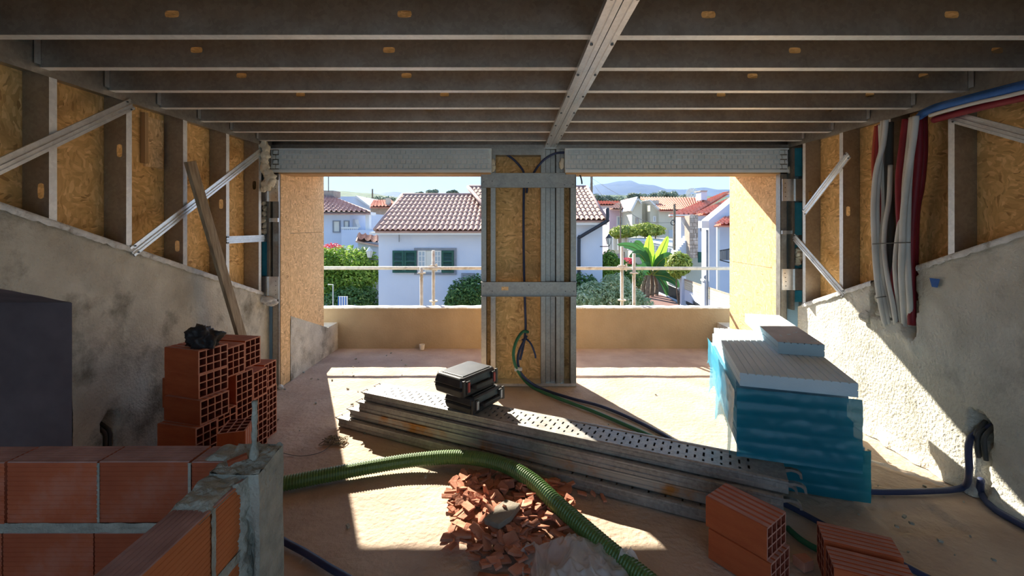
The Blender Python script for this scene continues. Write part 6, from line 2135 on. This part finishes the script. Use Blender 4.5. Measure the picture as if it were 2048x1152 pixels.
for (px, d_) in ((1276, 27.0), (1285, 26.6), (1294, 26.4), (1303, 26.8), (1312, 27.2)):
    mb = MB(); mb.tube(smooth_path([Vector((at(px, 0, d_).x, d_, -2.55)), at(px + 2, 570, d_), at(lerp(px, 1303, .5), 542, 26.5)], 5), .13, 8, rf=lambda q: .16 - .07 * q)
    mb.build('stem', M['trunk'], BN, smooth=True)

# garden things below the left tree
mb = MB(); a = at(676, 616, 12); b = at(695, 593, 12)
TW = thing('striped_towel', 'blue and white striped towel hanging below the left tree', 'towel', a)
for k in range(8):
    u0, u1 = k / 8, (k + 1) / 8
    mb = MB(); x0, x1 = lerp(a.x, b.x, u0), lerp(a.x, b.x, u1)
    mb.box(x0, x1, 12, 12.02 + .004 * (k % 2), a.z - .2, b.z); mb.build('stripe', M['white_trim'] if k % 2 else M['bright_blue'], TW)
mb = MB(); mb.tube([at(666, 625, 11.5), at(666, 569, 11.5), at(656, 569, 11.5)], .014, 6)
tag(mb.build('metal_bracket', M['white_trim']), 'white bent pipe bracket at the left edge below the tree', 'bracket')

# ---- tree line and hills
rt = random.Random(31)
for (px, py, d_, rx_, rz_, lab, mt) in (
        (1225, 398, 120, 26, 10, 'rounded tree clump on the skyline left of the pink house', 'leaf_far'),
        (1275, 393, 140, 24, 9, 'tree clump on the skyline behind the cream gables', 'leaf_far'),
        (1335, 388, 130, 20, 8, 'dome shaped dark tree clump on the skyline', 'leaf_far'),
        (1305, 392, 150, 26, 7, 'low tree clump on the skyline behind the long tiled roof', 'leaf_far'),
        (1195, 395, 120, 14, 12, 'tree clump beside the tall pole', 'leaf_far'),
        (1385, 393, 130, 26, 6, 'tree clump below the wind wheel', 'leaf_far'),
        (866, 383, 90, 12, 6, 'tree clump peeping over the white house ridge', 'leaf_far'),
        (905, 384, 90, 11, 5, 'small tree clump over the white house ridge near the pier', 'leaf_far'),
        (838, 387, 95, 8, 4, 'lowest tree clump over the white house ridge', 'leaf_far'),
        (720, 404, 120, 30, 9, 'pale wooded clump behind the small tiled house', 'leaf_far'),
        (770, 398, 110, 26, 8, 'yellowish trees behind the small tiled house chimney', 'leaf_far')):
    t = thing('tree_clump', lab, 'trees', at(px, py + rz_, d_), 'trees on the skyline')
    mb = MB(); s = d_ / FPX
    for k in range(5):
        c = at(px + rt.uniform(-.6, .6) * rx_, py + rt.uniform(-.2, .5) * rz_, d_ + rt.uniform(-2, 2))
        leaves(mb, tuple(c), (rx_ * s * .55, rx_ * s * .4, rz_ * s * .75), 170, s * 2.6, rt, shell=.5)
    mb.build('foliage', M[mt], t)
    mb = MB()
    for k in range(3):
        c = at(px + (k - 1) * rx_ * .5, py, d_); mb.tube([c, Vector((c.x, c.y, GZ))], .2, 5)
    mb.build('trunk', M['trunk'], t)


def ridge(name, label, d, prof, depth, mat):
    mb = MB(); n = len(prof)
    fine = []
    for i in range(n - 1):
        for k in range(8):
            t = k / 8; px = lerp(prof[i][0], prof[i + 1][0], t); py = lerp(prof[i][1], prof[i + 1][1], t * t * (3 - 2 * t)) + .5 * noise.noise(Vector((px * .05, d, 0)))
            fine.append((px, py))
    fine.append(prof[-1])
    def p(u, v):
        i = min(len(fine) - 1, int(round(u * (len(fine) - 1))))
        top = at(fine[i][0], fine[i][1], d)
        return (top.x * (1 + .02 * v), d - depth * (1 - v), lerp(-2, top.z, v ** .7))
    mb.grid(p, len(fine) - 1, 6)
    return tag(mb.build(name, M[mat], smooth=True), label, 'hill', kind='structure')


ridge('hill_far', 'far mountain ridge with haze blue put into its colour', 2600, [(-400, 392), (200, 388), (500, 388), (640, 388), (700, 390), (760, 386), (790, 383), (830, 388), (960, 388), (1100, 384), (1165, 376), (1200, 368), (1240, 362), (1256, 361), (1275, 368), (1300, 370), (1325, 378), (1360, 379), (1400, 375), (1430, 379), (1460, 379), (1560, 372), (1800, 385), (2400, 392)], 900, 'hill_far')
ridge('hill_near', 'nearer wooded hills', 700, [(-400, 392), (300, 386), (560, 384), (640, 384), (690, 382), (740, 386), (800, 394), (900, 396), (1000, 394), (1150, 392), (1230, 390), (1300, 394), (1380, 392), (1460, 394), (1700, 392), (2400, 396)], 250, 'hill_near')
# ---- summer haze over the distant land
mb = MB(); mb.box(-3500, 3500, 110, 2500, -8, 420)
hz = mb.build('haze', None)
hz.data.materials.clear()
hm = bpy.data.materials.new('summer_haze'); hm.use_nodes = True
hn = hm.node_tree; hn.nodes.clear()
ho = hn.nodes.new('ShaderNodeOutputMaterial'); hv = hn.nodes.new('ShaderNodeVolumeScatter')
hv.inputs['Color'].default_value = (.22, .44, 1.0, 1); hv.inputs['Density'].default_value = .00009
hv.inputs['Anisotropy'].default_value = .3
hn.links.new(hv.outputs[0], ho.inputs['Volume'])
hz.data.materials.append(hm)
tag(hz, 'pale blue summer haze over the distant hills', 'haze', kind='stuff')
